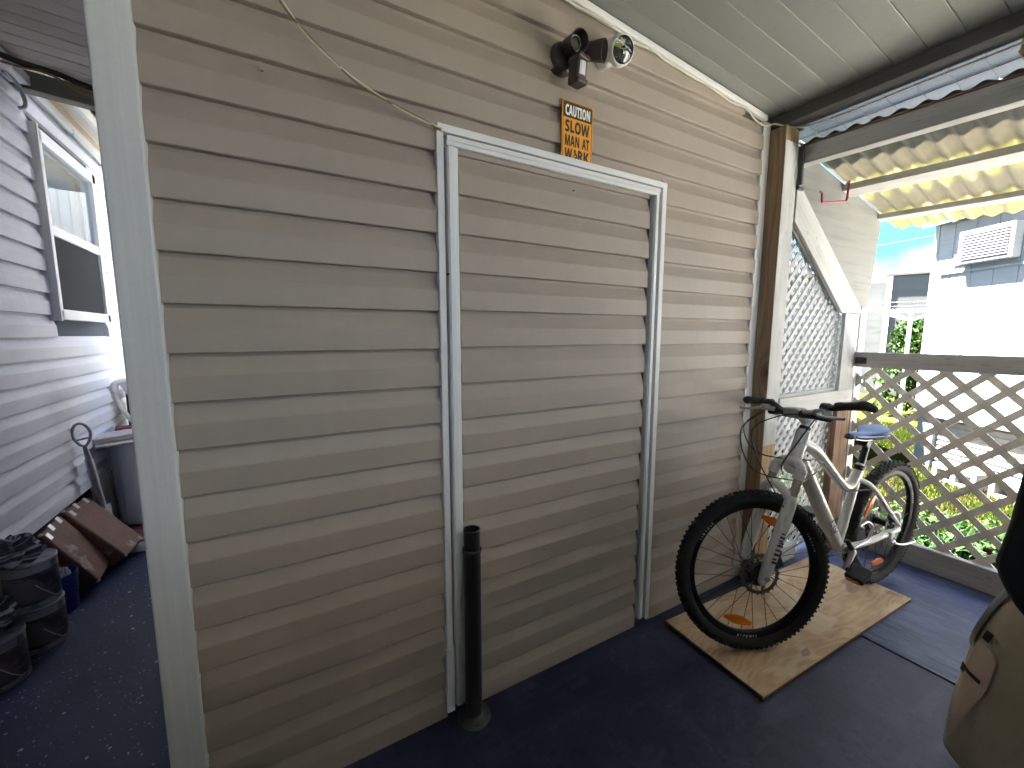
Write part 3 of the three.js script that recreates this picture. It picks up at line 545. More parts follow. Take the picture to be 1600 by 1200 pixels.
// ---------------------------------------------------------------- the mobile home along the passage
const HX = -1.07;
{
  const t = thing('mobile_home', 'mobile home clad in pale siding on the left, with a window above the passage', 'house', [-2.5, 0.37, -1]);
  const toHouse = (g) => g.rotateY(Math.PI / 2).translate(HX - 0.004, 0, 0);     // wall x -> -z
  const wz0 = -2.745, wz1 = -1.965, wy0 = 1.385, wy1 = 2.375, y0 = 1.248 - 8 * EXP + 0.03;
  for (let k = 0; k < 20; k++) {
    const y = y0 + k * EXP + 0.01; if (y > 2.60) break;
    const cut = y + EXP > wy0 + 0.01 && y < wy1 - 0.01;
    if (cut) { addSiding(t, 3.6 - 7.8, -wz1 - 0.0, y, M.sidingHouse, toHouse); addSiding(t, -wz0, 5.6, y, M.sidingHouse, toHouse); }
    else addSiding(t, 3.6 - 7.8, 5.6, y, M.sidingHouse, toHouse);
  }
  const yb = y0 + 0.01;
  part('wall_core', [bx(HX - 0.1, HX - 0.008, yb, wy0, -5.6, 4.2), bx(HX - 0.1, HX - 0.008, wy1, 2.66, -5.6, 4.2), bx(HX - 0.1, HX - 0.008, wy0, wy1, -5.6, wz0), bx(HX - 0.1, HX - 0.008, wy0, wy1, wz1, 4.2), bx(-4.6, -4.5, yb, 2.66, -5.6, 4.2), bx(-4.5, HX - 0.1, yb, 2.66, 4.1, 4.2), bx(-4.5, HX - 0.1, yb, 2.66, -5.6, -5.5), bx(-4.5, HX - 0.1, yb, yb + 0.1, -5.5, 4.1)], M.roomDark, t);
  part('skirting', bx(-4.55, HX - 0.05, GY, yb, -5.55, 4.15, 'z', 0), M.brownDark, t, t, 'dark recessed skirting under the siding');
  const rf = part('roof', [(() => { const g = prism([[-4.9, 2.66], [-0.93, 2.66], [-0.93, 2.70], [-2.83, 3.05], [-4.9, 2.70]], 9.95); g.translate(0, 0, -5.7); return uvm(g, 'z'); })()], M.whiteVinyl, t);
  part('fascia', bx(-0.955, -0.93, 2.60, 2.70, -5.7, -1.9, 'z', 0.003), M.frameWhite, t);
  part('frieze', bx(HX - 0.004, HX + 0.012, 2.60, 2.66, -5.6, -1.87, 'z', 0), M.tan, t);
  // window
  const fx0 = HX - 0.03, fx1 = HX + 0.034, F = (a, b, c, d, e = fx1) => bx(fx0, e, a, b, c, d, 'z', 0.004);
  const w = lpart('window', [F(wy0, wy1, wz1 - 0.052, wz1 + 0.004), F(wy0, wy1, wz0, wz0 + 0.052), F(wy1 - 0.062, wy1 + 0.004, wz0, wz1), F(wy0 - 0.002, wy0 + 0.055, wz0, wz1), F(1.840, 1.895, wz0 + 0.05, wz1 - 0.05, fx1 - 0.006), bx(fx0, HX + 0.046, wy0 - 0.012, wy1 + 0.012, wz1 + 0.0045, wz1 + 0.022, 'y', 0.003)].map((g) => g.translate(2.5, -0.37, 1)), M.frameWhite, t);
  w.userData.label = 'white framed sash window';
  part('pane', bx(HX + 0.010, HX + 0.013, 1.895, wy1 - 0.06, wz0 + 0.05, wz1 - 0.05), M.pane, t, w, 'clear upper pane');
  part('insect_screen', bx(HX + 0.016, HX + 0.018, wy0 + 0.054, 1.842, wz0 + 0.05, wz1 - 0.05, 'z', 0), M.screen, t, w, 'dark insect screen');
  part('sash_rail', bx(HX + 0.012, HX + 0.022, 1.845, 1.858, wz0 + 0.05, wz1 - 0.05, 'z', 0), M.frameWhite, t, w);
  part('sticker', bx(HX + 0.0132, HX + 0.0138, 2.13, 2.26, wz1 - 0.10, wz1 - 0.062, 'y', 0), M.whitePlastic, t, w, 'white paper sticker');
  part('reflection_sheet', bx(HX - 0.075, HX - 0.07, 1.40, 2.37, wz0, wz1, 'y', 0), M.reflection_sheet, t, w);  // added bluish sheet; its colour stands in for light reflected by the pane
}
{
  const t = thing('passage_beam', 'grey brown beam under the roof edge across the passage', 'beam', [-0.68, 2.45, -1.85]);
  const g = bx(-1.06, -0.295, -0.085, 0.0, -1.90, -1.825, 'x', 0.004); g.rotateZ(-0.0838); g.translate(0, 2.495, 0); part('beam_timber', g, M.beamGrey, t);
}
{
  const p = []; for (let i = 0; i <= 14; i++) { const s = i / 14; p.push([-1.06 + 0.78 * s, 2.478 - 0.055 * s - 0.012 * Math.sin(Math.PI * s) + 0.004 * Math.sin(i * 1.7), -1.43 - 0.20 * s]); }
  const t = thing('ceiling_hose', 'dark hose with a brown wire wound round it crossing under the passage soffit', 'hose', [-0.7, 2.45, -1.5]);
  part('hose', tube(p, 0.0125, 8, 60), M.hose, t);
  const q = p.map((a, i) => [a[0], a[1] - 0.014 - 0.022 * Math.max(0, Math.sin(i * 1.35)), a[2] + 0.012 * Math.cos(i * 1.35)]);
  part('wire', tube(q, 0.005, 6, 90), M.wire, t);
}
{
  const t = thing('gutter', 'pale gutter end and downpipe hanging at the corner of the mobile home eave', 'gutter', [-1.02, 2.5, -1.8]);
  part('gutter_channel', [bx(-1.055, -0.985, 2.505, 2.515, -1.82, -1.25, 'z', 0.003), bx(-0.995, -0.985, 2.505, 2.55, -1.82, -1.25, 'z', 0.003)], M.frameWhite, t);
  part('bracket', tube([[-1.03, 2.50, -1.70], [-1.015, 2.485, -1.76], [-1.01, 2.45, -1.80], [-1.012, 2.40, -1.81], [-1.03, 2.385, -1.80]], 0.009, 6, 20), M.galv, t);
}
single('wall_conduit', [cyl([HX + 0.03, 2.545, -1.92], [HX + 0.03, 2.52, -3.4], 0.014, 0.014, 10), bx(HX + 0.012, HX + 0.045, 2.515, 2.55, -2.45, -2.435), bx(HX + 0.012, HX + 0.045, 2.505, 2.54, -2.95, -2.935)], M.gutter, 'grey conduit running along the top of the mobile home siding above the window', 'pipe', [HX + 0.03, 2.53, -2.6]);
{ // the building that closes the view at the end of the passage
  const t = thing('far_house', 'cream sided house glimpsed at the far end of the passage', 'house', [-2.5, GY, -7.6]);
  for (let k = 0; k < 26; k++) addSiding(t, -4.5, -0.6, GY + 0.3 + k * EXP * 1.3, M.tan, (g) => g.translate(0, 0, -7.0));
  part('wall_core', bx(-4.5, -0.6, GY, 3.9, -8.5, -7.01), M.tan, t);
  part('roof', [(() => { const g = prism([[-4.8, 3.9], [-0.3, 3.9], [-2.5, 4.7]], 1.9); g.translate(0, 0, -8.6); return uvm(g, 'z'); })()], M.concrete, t);
}
// ---------------------------------------------------------------- things in the passage
function paintCan(t, x, y, z, r, h, label = true, m = M.canLabel) {
  const prof = [[r * 0.97, 0], [r, 0.003], [r, 0.008], [r * 0.975, 0.012], [r * 0.975, h - 0.014], [r * 1.0, h - 0.010], [r * 1.0, h], [r * 0.93, h], [r * 0.91, h - 0.006], [r * 0.55, h - 0.008], [0.001, h - 0.008]];
  const o = part('can', lathe(prof, 36).translate(x, y, z), M.canMetal, t);
  if (label) part('label', (() => { const g = strip(new THREE.CylinderGeometry(r * 0.983, r * 0.983, h * 0.66, 36, 1, true, 5.6, 4.2)); return g.translate(x, y + h * 0.45, z); })(), m, t, o);
  part('handle', tube(Array.from({ length: 15 }, (_, i) => { const a = -1.0 + i / 14 * 3.1; return [x + r * 1.02 * Math.cos(a), y + h * 0.56 - 0.085 * Math.sin(i / 14 * Math.PI), z - r * 1.02 * Math.sin(a - 0.6)]; }), 0.0018, 5, 40), M.steel, t, o);
  return o;
}
{ const t = thing('paint_can', 'front dented paint can with a peeled dark label, nearest at the left edge', 'paint can', [-1.0, 0, -0.945]); paintCan(t, -1.0, 0, -0.945, 0.086, 0.188); }
{ const t = thing('paint_can', 'lower paint can of the stack behind the front can', 'paint can', [-0.955, 0, -1.15]); paintCan(t, -0.957, 0, -1.15, 0.084, 0.19); }
{ const t = thing('paint_can', 'upper paint can of the stack, rag hanging over its lid', 'paint can', [-0.962, 0.19, -1.152]); paintCan(t, -0.962, 0.19, -1.152, 0.084, 0.19, true); }
function ragBall(cx, cy, cz, rx, ry, rz, seed) {
  const g = new THREE.IcosahedronGeometry(1, 5), p = g.attributes.position, v = V();
  for (let i = 0; i < p.count; i++) {
    v.fromBufferAttribute(p, i); const a = Math.atan2(v.z, v.x);
    const f = 1 + 0.14 * Math.sin(a * 9 + v.y * 5 + seed) + 0.18 * (vnoise(v.x * 3 + 40 + seed, v.y * 4 + 40, 256, 256) - 0.5) + 0.14 * Math.sin(v.x * 14 + v.z * 9 + seed) * 0.6;
    p.setXYZ(i, cx + v.x * rx * f, cy + Math.max(v.y, -0.55) * ry * f, cz + v.z * rz * f);
  }
  g.computeVertexNormals(); return strip(g);
}
single('rag', ragBall(-1.0, 0.425, -1.12, 0.085, 0.060, 0.10, 1), M.cloth, 'dark crumpled rag draped over the stacked paint cans', 'rag', [-1.0, 0.38, -1.12]);
single('plastic_bag', ragBall(-1.015, 0.245, -0.985, 0.062, 0.062, 0.075, 5), M.cloth, 'grey crumpled plastic bag on top of the front paint can', 'bag', [-1.015, 0.2, -0.985]);
{
  const t = thing('bucket', 'blue ribbed bucket with a rag in it beside the brown cases', 'bucket', [-0.965, 0, -1.42]);
  const pr = []; for (let i = 0; i <= 16; i++) { const y = i / 16 * 0.185; pr.push([0.070 + 0.010 * y / 0.185 + (i % 2 ? 0.0022 : 0), y]); } pr.push([0.077, 0.185], [0.070, 0.03], [0.001, 0.03]);
  part('bucket_body', lathe(pr, 32).translate(-0.99, 0, -1.40), M.bucketBlue, t);
  part('rag', ragBall(-0.955, 0.185, -1.375, 0.028, 0.035, 0.03, 9), M.decalGrey, t);
}
// two brown cases leaning against the wall
function caseBox(name, label, A, B, C, D, th) {               // A, B upper end; C, D lower end (near D, A)
  const a = V(...A), b = V(...B), c = V(...C), d = V(...D), n = b.clone().sub(a).cross(d.clone().sub(a)).normalize(); if (n.y < 0) n.negate();
  const ex = d.clone().sub(a), L0 = ex.length(); ex.normalize(); const ez = n.clone().cross(ex).negate(); const Wd = Math.abs(b.clone().sub(a).dot(ez));
  const t = thing(name, label, 'case', [(a.x + d.x) / 2, 0, (a.z + b.z) / 2], 'brown cases leaning on the mobile home');
  delete t.userData.group;
  const mid = a.clone().add(b).add(c).add(d).multiplyScalar(0.25);
  const m = new THREE.Matrix4().makeBasis(ex, n, ex.clone().cross(n)); m.setPosition(mid.clone().addScaledVector(n, -th / 2));
  const body = strip(new RoundedBoxGeometry(L0, th, Wd, 3, 0.014)); uvm(body, 'x'); body.applyMatrix4(m);
  const o = part('case_body', body, M.brownSkin, t);
  const low = strip(new RoundedBoxGeometry(L0 - 0.012, th * 0.8, Wd - 0.012, 2, 0.01)); low.translate(0, -th * 0.55, 0); low.applyMatrix4(m); part('case_base', low, M.brownDark, t);
  for (const [u, w] of [[-0.46, -0.28], [-0.46, 0.10], [-0.40, 0.38]]) { const g = strip(new RoundedBoxGeometry(0.035, 0.004, 0.03, 1, 0.0015)); g.translate(u * L0, th / 2 + 0.0015, w * Wd); g.applyMatrix4(m); part('clasp', g, M.steel, t); }
  for (const [u, w] of [[0.49, -0.47], [0.49, 0.47], [-0.49, 0.47]]) { const g = strip(new THREE.SphereGeometry(0.009, 10, 8)); g.translate(u * L0 * 0.985, th / 2 - 0.009, w * Wd * 0.98); g.applyMatrix4(m); part('corner_cap', g, M.galv, t); }
}
caseBox('brown_case', 'scuffed brown case leaning beside the shovel, nearest the grey drum', [-1.035, 0.376, -1.71], [-1.035, 0.372, -1.99], [-0.80, 0.075, -1.97], [-0.80, 0.075, -1.675], 0.085);
caseBox('brown_case', 'dark brown case leaning between the other case and the blue bucket', [-1.04, 0.372, -1.47], [-1.04, 0.368, -1.70], [-0.865, 0.07, -1.69], [-0.865, 0.07, -1.49], 0.08);
{
  const t = thing('shovel', 'metal handled shovel with an oval grip leaning on the mobile home siding', 'shovel', [-1.0, 0.3, -2.0]);
  const top = V(-1.022, 0.78, -1.975), bot = V(-0.985, 0.27, -2.03), dir = bot.clone().sub(top).normalize(), side = V(-1.04, -0.5, -3.2).cross(dir).normalize();
  part('shaft', cyl(top.clone().addScaledVector(dir, 0.20), bot, 0.019, 0.019, 14), M.galv, t);
  part('neck', cyl(top.clone().addScaledVector(dir, 0.115), top.clone().addScaledVector(dir, 0.21), 0.010, 0.015, 10), M.galv, t);
  const loop = []; for (let i = 0; i < 24; i++) { const a = i / 24 * 6.283; loop.push(top.clone().addScaledVector(dir, 0.05 - 0.068 * Math.cos(a)).addScaledVector(side, 0.036 * Math.sin(a) * (1 - 0.25 * Math.max(0, -Math.cos(a))))); }
  part('grip_loop', tube(loop, 0.0075, 8, 60, true), M.galv, t);
  part('grip_bar', cyl(top.clone().addScaledVector(dir, 0.075).addScaledVector(side, -0.032), top.clone().addScaledVector(dir, 0.075).addScaledVector(side, 0.032), 0.006, 0.006, 8), M.galv, t);
  const bl = new THREE.Shape(); bl.moveTo(-0.08, 0); bl.lineTo(0.08, 0); bl.lineTo(0.085, -0.12); bl.quadraticCurveTo(0.07, -0.22, 0, -0.25); bl.quadraticCurveTo(-0.07, -0.22, -0.085, -0.12);
  const bg = strip(new THREE.ExtrudeGeometry(bl, { depth: 0.003, bevelEnabled: false })); bg.rotateY(1.35); bg.translate(-0.99, 0.27, -2.03); part('blade', bg, M.galv, t);
}
{
  const t = thing('drum', 'pale grey plastic drum under a board near the far end of the passage', 'drum', [-0.87, 0, -2.46]);
  part('drum_body', lathe([[0.001, 0.02], [0.150, 0.02], [0.157, 0.035], [0.175, 0.58], [0.18, 0.60], [0.172, 0.60], [0.001, 0.59]], 40).translate(-0.87, 0, -2.46), M.drum, t);
}
const bt = (g, yaw, roll, x, y, z) => { g.rotateZ(roll); g.rotateY(yaw); g.translate(x, y, z); return g; };
single('lid_board', bt(bx(-0.23, 0.23, 0, 0.012, -0.22, 0.22, 'x', 0.001), 0.25, 0.01, -0.86, 0.602, -2.45), M.paleBoard, 'thin board laid over the grey drum as a lid', 'board', [-0.86, 0.602, -2.45]);
single('plank_offcut', bt(bx(-0.12, 0.12, 0, 0.032, -0.10, 0.10, 'x', 0.003), 0.45, 0.02, -0.985, 0.618, -2.37), M.paleBoard, 'pale plank offcut resting on the drum lid', 'plank', [-0.96, 0.615, -2.37]);
{
  const t = thing('tool_case', 'small maroon tool case on the drum lid', 'tool case', [-0.93, 0.62, -2.58]);
  part('case_body', bt(bx(-0.10, 0.10, 0, 0.045, -0.05, 0.05, 'x', 0.01), 0.2, 0, -0.93, 0.618, -2.56), M.maroon, t);
  for (const d of [-0.05, 0.05]) part('latch', bt(bx(d - 0.012, d + 0.012, 0.012, 0.034, 0.0505, 0.055, 'x', 0.002), 0.2, 0, -0.93, 0.618, -2.56), M.steel, t);
}
{
  const t = thing('clamp', 'black clamp lying on the drum lid against the corner post', 'clamp', [-0.80, 0.62, -2.44]);
  part('clamp_body', [bt(bx(-0.05, 0.06, 0, 0.028, -0.02, 0.02, 'x', 0.006), 0.5, 0, -0.80, 0.618, -2.42), bt(bx(-0.05, 0.03, 0.03, 0.055, -0.015, 0.02, 'x', 0.006), -0.2, 0.1, -0.79, 0.618, -2.45)], M.black, t);
  part('clamp_screw', cyl([-0.85, 0.632, -2.40], [-0.74, 0.640, -2.36], 0.006, 0.006, 8), M.steel, t);
}
{ // stacked garden chair seen from behind
  const t = thing('plastic_chair', 'white plastic garden chair back with curved slats behind the drum', 'chair', [-0.86, 0, -2.68]);
  const z = -2.665;
  part('back_rail', tube([[-1.045, 0.90, z], [-1.030, 0.955, z], [-0.95, 0.972, z], [-0.80, 0.975, z], [-0.62, 0.955, z]], 0.022, 8, 30), M.whitePlastic, t);
  for (const p of [[[-1.035, 0.93], [-1.028, 0.83], [-0.985, 0.72], [-0.90, 0.58]], [[-1.0, 0.95], [-0.955, 0.86], [-0.90, 0.76], [-0.86, 0.60]], [[-0.985, 0.955], [-0.90, 0.87], [-0.84, 0.78], [-0.80, 0.60]], [[-0.88, 0.965], [-0.82, 0.86], [-0.78, 0.76], [-0.76, 0.60]], [[-0.72, 0.965], [-0.70, 0.84], [-0.70, 0.72], [-0.71, 0.60]]]) part('back_slat', tube(p.map((q, k) => [q[0], q[1], z + 0.004 * k]), 0.0135, 6, 24), M.whitePlastic, t);
  part('seat', bx(-1.0, -0.58, 0.40, 0.43, -2.70, -2.655, 'x', 0.012), M.whitePlastic, t);
  for (const [x, zz] of [[-0.97, -2.69], [-0.62, -2.69], [-0.97, -2.66], [-0.62, -2.66]]) part('leg', cyl([x, 0, zz], [x, 0.41, zz], 0.014, 0.018, 10), M.whitePlastic, t);
}
single('dark_backdrop', bx(-1.0, -0.42, 0, 0.95, -2.94, -2.71, 'x', 0.01), M.cartGrey, 'dark chest added behind the white garden chair to darken the gaps between its slats', 'backdrop', [-0.75, 0, -2.82]);  // dark box added as a backing for the chair slats
single('plywood_offcut', (() => { const g = bx(-0.006, 0.006, 0, 0.50, -0.16, 0.16, 'y', 0.001); g.rotateZ(0.10); g.translate(-1.02, 0, -2.30); return g; })(), M.greyWood, 'grey weathered board leaning between the shovel and the drum', 'board', [-1.02, 0, -2.3]);
{
  const t = thing('brick_step', 'flat maroon step under the grey drum', 'step', [-0.74, 0, -2.1]);
  for (let i = 0; i < 3; i++) part('step_board', bx(-0.93, -0.33, 0, 0.018, -2.64 + i * 0.228, -2.64 + i * 0.228 + 0.222, 'x', 0.004), M.maroon, t);
}
single('pvc_pipe', cyl([-0.88, 0.030, -1.915], [-0.32, 0.030, -1.86], 0.028, 0.028, 20), M.pvc, 'white plastic pipe lying across the passage in front of the maroon step', 'pipe', [-0.6, 0, -1.89]);
// ---------------------------------------------------------------- on the shed wall
{
  const t = thing('floodlight', 'bronze twin floodlight with a motion sensor above the sign', 'light', [0.89, 2.2, 0.02]);
  const c = V(0.868, 2.205, 0.012);
  part('wall_plate', (() => { const g = lathe([[0.001, 0.030], [0.036, 0.028], [0.046, 0.018], [0.050, 0.0], [0.050, -0.012]], 28); g.rotateX(Math.PI / 2); return g.translate(c.x, c.y, c.z); })(), M.bronze, t);
  const head = (bpos, dir) => {
    const q = new THREE.Quaternion().setFromUnitVectors(V(0, 1, 0), dir.clone().normalize()), mk = (g) => { g.applyQuaternion(q); g.translate(bpos.x, bpos.y, bpos.z); return g; };
    const h = part('lamp_head', mk(lathe([[0.001, -0.004], [0.018, 0], [0.024, 0.012], [0.026, 0.03], [0.031, 0.082], [0.0325, 0.088], [0.030, 0.088], [0.026, 0.066], [0.0245, 0.050]], 28)), M.bronze, t);
    part('rim', mk(strip(new THREE.TorusGeometry(0.0312, 0.0016, 8, 32)).rotateX(Math.PI / 2).translate(0, 0.088, 0)), M.bronzeLit, t, h);
    part('lens', mk(lathe([[0.001, 0.068], [0.012, 0.065], [0.0205, 0.056], [0.0215, 0.052]], 24)), M.lens, t, h);
    part('lens_ring', mk(strip(new THREE.TorusGeometry(0.0205, 0.0018, 8, 28)).rotateX(Math.PI / 2).translate(0, 0.060, 0)), M.alloy, t, h);
  };
  head(V(0.872, 2.232, 0.028), V(-0.06, -0.30, 1)); head(V(0.900, 2.212, 0.062), V(0.55, -0.22, 0.80));
  part('arm', [cyl(c.clone().add(V(0, 0.012, 0.02)), V(0.868, 2.224, 0.05), 0.012, 0.012, 12), cyl(c.clone().add(V(0.012, 0, 0.02)), V(0.91, 2.208, 0.055), 0.011, 0.011, 12), cyl(c.clone().add(V(0.008, -0.012, 0.02)), V(0.885, 2.165, 0.068), 0.012, 0.012, 12)], M.bronze, t);
  const s = (g) => { g.rotateY(0.15); g.rotateX(0.10); return g.translate(0.886, 2.150, 0.082); };
  const box = part('sensor_housing', [s(bx(-0.020, 0.024, -0.048, 0.028, -0.026, 0.018, 'y', 0.005)), s(bx(-0.024, 0.028, 0.018, 0.032, -0.024, 0.026, 'x', 0.004)), s(bx(-0.021, 0.025, -0.050, -0.034, -0.022, 0.024, 'x', 0.004))], M.bronzeLit, t);
  part('sensor_window', (() => { const g = strip(new THREE.CylinderGeometry(0.019, 0.019, 0.038, 20, 1, false, -1.15, 2.3)); g.scale(1, 1, 0.75); g.translate(0.002, -0.006, 0.008); return s(g); })(), M.sensor, t, box);
}
{
  const t = thing('security_camera', 'white round security camera with a glossy black face under the ceiling moulding', 'camera', [1.02, 2.25, 0.02]);
  const d = V(-0.16, -0.38, 0.95).normalize(), q = new THREE.Quaternion().setFromUnitVectors(V(0, 1, 0), d), p = V(1.064, 2.262, 0.064), mk = (g) => { g.scale(1.08, 1.08, 1.08); g.applyQuaternion(q); return g.translate(p.x, p.y, p.z); };
  part('camera_body', mk(lathe([[0.001, -0.040], [0.018, -0.037], [0.033, -0.024], [0.041, -0.002], [0.043, 0.018], [0.0415, 0.034], [0.038, 0.040], [0.036, 0.039]], 36)), M.whitePlastic, t);
  const f = part('camera_face', mk(lathe([[0.001, 0.0385], [0.018, 0.038], [0.030, 0.037], [0.0365, 0.0355]], 36)), M.glossBlack, t);
  part('camera_lens', mk(lathe([[0.001, 0.0405], [0.007, 0.0398], [0.010, 0.0382]], 20)), M.glossBlack, t, f);
  for (const [a, r] of [[0.6, 0.027], [2.4, 0.027], [4.2, 0.027]]) part('infrared_lamp', mk(strip(new THREE.SphereGeometry(0.0018, 10, 8)).translate(r * Math.cos(a), 0.0372, r * Math.sin(a))), M.alloy, t, f);
  part('ball_mount', [cyl([1.036, 2.238, 0.0], [1.036, 2.232, 0.048], 0.021, 0.019, 20), strip(new THREE.SphereGeometry(0.0205, 20, 14)).translate(1.036, 2.232, 0.050)], M.whitePlastic, t);
}
{ // the printed sign, its bottom edge behind the head casing
  const cv = document.createElement('canvas'), Wc = 448, Hc = 640; cv.width = Wc; cv.height = Hc; const g = cv.getContext('2d');
  g.fillStyle = '#e39a22'; g.fillRect(0, 0, Wc, Hc);
  g.strokeStyle = '#2b2522'; g.lineWidth = 7; g.beginPath(); g.roundRect(14, 14, Wc - 28, Hc + 30, 16); g.stroke();
  g.fillStyle = '#2b2522'; g.beginPath(); g.roundRect(20, 20, Wc - 40, 160, 10); g.fill();
  const word = (s, x0, x1, y0, y1, col) => { g.save(); g.font = 'bold 200px sans-serif'; g.fillStyle = col; const m = g.measureText(s), asc = m.actualBoundingBoxAscent, w = m.actualBoundingBoxLeft + m.actualBoundingBoxRight; g.translate(x0, y1); g.scale((x1 - x0) / w, (y1 - y0) / asc); g.fillText(s, m.actualBoundingBoxLeft, 0); g.strokeStyle = col; g.lineWidth = 9; g.lineJoin = 'round'; g.strokeText(s, m.actualBoundingBoxLeft, 0); g.restore(); };
  word('CAUTION', 46, Wc - 46, 46, 154, '#eef0ea'); word('SLOW', 46, Wc - 52, 208, 330, '#2b2220'); word('MAN', 46, 252, 366, 478, '#2b2220'); word('AT', 296, Wc - 50, 366, 478, '#2b2220');
  word('W', 46, 150, 510, 622, '#2b2220'); word('RK', 238, Wc - 50, 510, 622, '#2b2220');
  // the O of WORK is a little crouching worker: head, back, arm and legs
  g.fillStyle = '#2b2220'; g.beginPath(); g.arc(192, 522, 15, 0, 7); g.fill(); g.lineWidth = 20; g.lineCap = 'round'; g.strokeStyle = '#2b2220';
  g.beginPath(); g.moveTo(188, 542); g.quadraticCurveTo(224, 556, 216, 590); g.lineTo(190, 604); g.lineTo(206, 624); g.stroke(); g.lineWidth = 10; g.beginPath(); g.moveTo(196, 556); g.lineTo(170, 584); g.stroke();
  const im = g.getImageData(0, 0, Wc, Hc); for (let i = 0; i < Wc * Hc; i++) { const u = (i % Wc) / Wc, v = ((i / Wc) | 0) / Hc, k = 0.90 + 0.14 * fbm(u, v, 8, 10, 4); im.data[4 * i] *= k; im.data[4 * i + 1] *= k; im.data[4 * i + 2] *= k; } g.putImageData(im, 0, 0);
  const tx = new THREE.CanvasTexture(cv); tx.colorSpace = THREE.SRGBColorSpace; tx.anisotropy = 8;
  const t = thing('caution_sign', 'orange and black sign reading CAUTION SLOW MAN AT WORK above the door', 'sign', [0.93, 1.99, 0.025]);
  const w = 0.132, h = 0.1886, s = new THREE.Shape(); const rr0 = 0.006; s.moveTo(-w / 2 + rr0, -h / 2); s.lineTo(w / 2 - rr0, -h / 2); s.quadraticCurveTo(w / 2, -h / 2, w / 2, -h / 2 + rr0); s.lineTo(w / 2, h / 2 - rr0); s.quadraticCurveTo(w / 2, h / 2, w / 2 - rr0, h / 2); s.lineTo(-w / 2 + rr0, h / 2); s.quadraticCurveTo(-w / 2, h / 2, -w / 2, h / 2 - rr0); s.lineTo(-w / 2, -h / 2 + rr0); s.quadraticCurveTo(-w / 2, -h / 2, -w / 2 + rr0, -h / 2);
  const place = (q) => { q.rotateX(0.015); return q.translate(0.930, 1.985, 0.0255); };
  part('sign_plate', place(strip(new THREE.ExtrudeGeometry(s, { depth: 0.004, bevelEnabled: false })).translate(0, 0, -0.002)), std({ color: L(0.70, 0.36, 0.05), roughness: 0.5 }), t);
  const pr = strip(new THREE.ShapeGeometry(s)), P = pr.attributes.position, uv = new Float32Array(P.count * 2); for (let i = 0; i < P.count; i++) { uv[2 * i] = P.getX(i) / w + 0.5; uv[2 * i + 1] = P.getY(i) / h + 0.5; } pr.setAttribute('uv', new THREE.BufferAttribute(uv, 2)); pr.translate(0, 0, 0.0026);
  part('printed_face', place(pr), std({ map: tx, roughness: 0.42 }), t);
}
{
  const t = thing('pipe_stand', 'black telescoping steel pipe on a round floor flange in front of the door', 'pipe', [0.503, 0, 0.062]);
  const x = 0.503, z = 0.062;
  part('lower_tube', lathe([[0.0285, 0.012], [0.0285, 0.596], [0.0315, 0.600], [0.0315, 0.610], [0.0265, 0.611]], 28).translate(x, 0, z), M.blackSteel, t);
  part('upper_tube', lathe([[0.0262, 0.56], [0.0262, 0.668], [0.0270, 0.669], [0.0270, 0.677], [0.0225, 0.677], [0.0225, 0.45]], 28).translate(x, 0, z), M.blackSteel, t);
  const fl = part('floor_flange', lathe([[0.0285, 0.022], [0.033, 0.012], [0.055, 0.007], [0.0565, 0.004], [0.0565, 0.0003]], 32).translate(x, 0, z), M.flange, t);
  for (let i = 0; i < 5; i++) { const a = 0.5 + i * 1.2566; part('bolt_hole', cyl([x + 0.045 * Math.cos(a), 0.0075, z + 0.045 * Math.sin(a)], [x + 0.045 * Math.cos(a), 0.0096, z + 0.045 * Math.sin(a)], 0.0045, 0.0045, 8), M.black, t, fl); }
  part('spring_button', strip(new THREE.SphereGeometry(0.005, 10, 8)).translate(x + 0.0285, 0.42, z), M.steel, t);
}
{
  const t = thing('plywood_sheet', 'sheet of bare plywood on the floor under the bicycle', 'plywood', [2.03, 0, 0.32]);
  const g = bx(1.436, 2.626, 0.0055, 0.0165, 0.095, 0.535, 'x', 0.0008); const P = g.attributes.position, uv = g.attributes.uv; for (let i = 0; i < P.count; i++) uv.setXY(i, (P.getX(i) - 1.43) / 1.2, (P.getZ(i) - 0.09) / 0.45 * 0.9 + 0.03);
  const rot = (q) => { q.translate(-1.436, 0, -0.095); q.rotateY(-0.040); return q.translate(1.442, 0.0, 0.079); };
  // keep the part over the lower slab just clear of it
  part('veneer_top', rot(g), M.ply, t);
  part('ply_edge', [rot(bx(1.437, 2.625, 0.0056, 0.0150, 0.5352, 0.5360, 'x', 0)), rot(bx(1.4350, 1.4358, 0.0056, 0.0150, 0.096, 0.534, 'z', 0)), rot(bx(2.6262, 2.627, 0.0056, 0.0150, 0.096, 0.534, 'z', 0))], M.plyEdge, t);
}
single('wood_block', bx(2.40, 2.55, 0.0055, 0.094, -0.02, 0.075, 'x', 0.003), M.paintWood, 'short white block of timber on the floor behind the front wheel', 'block', [2.47, 0, 0.02]);
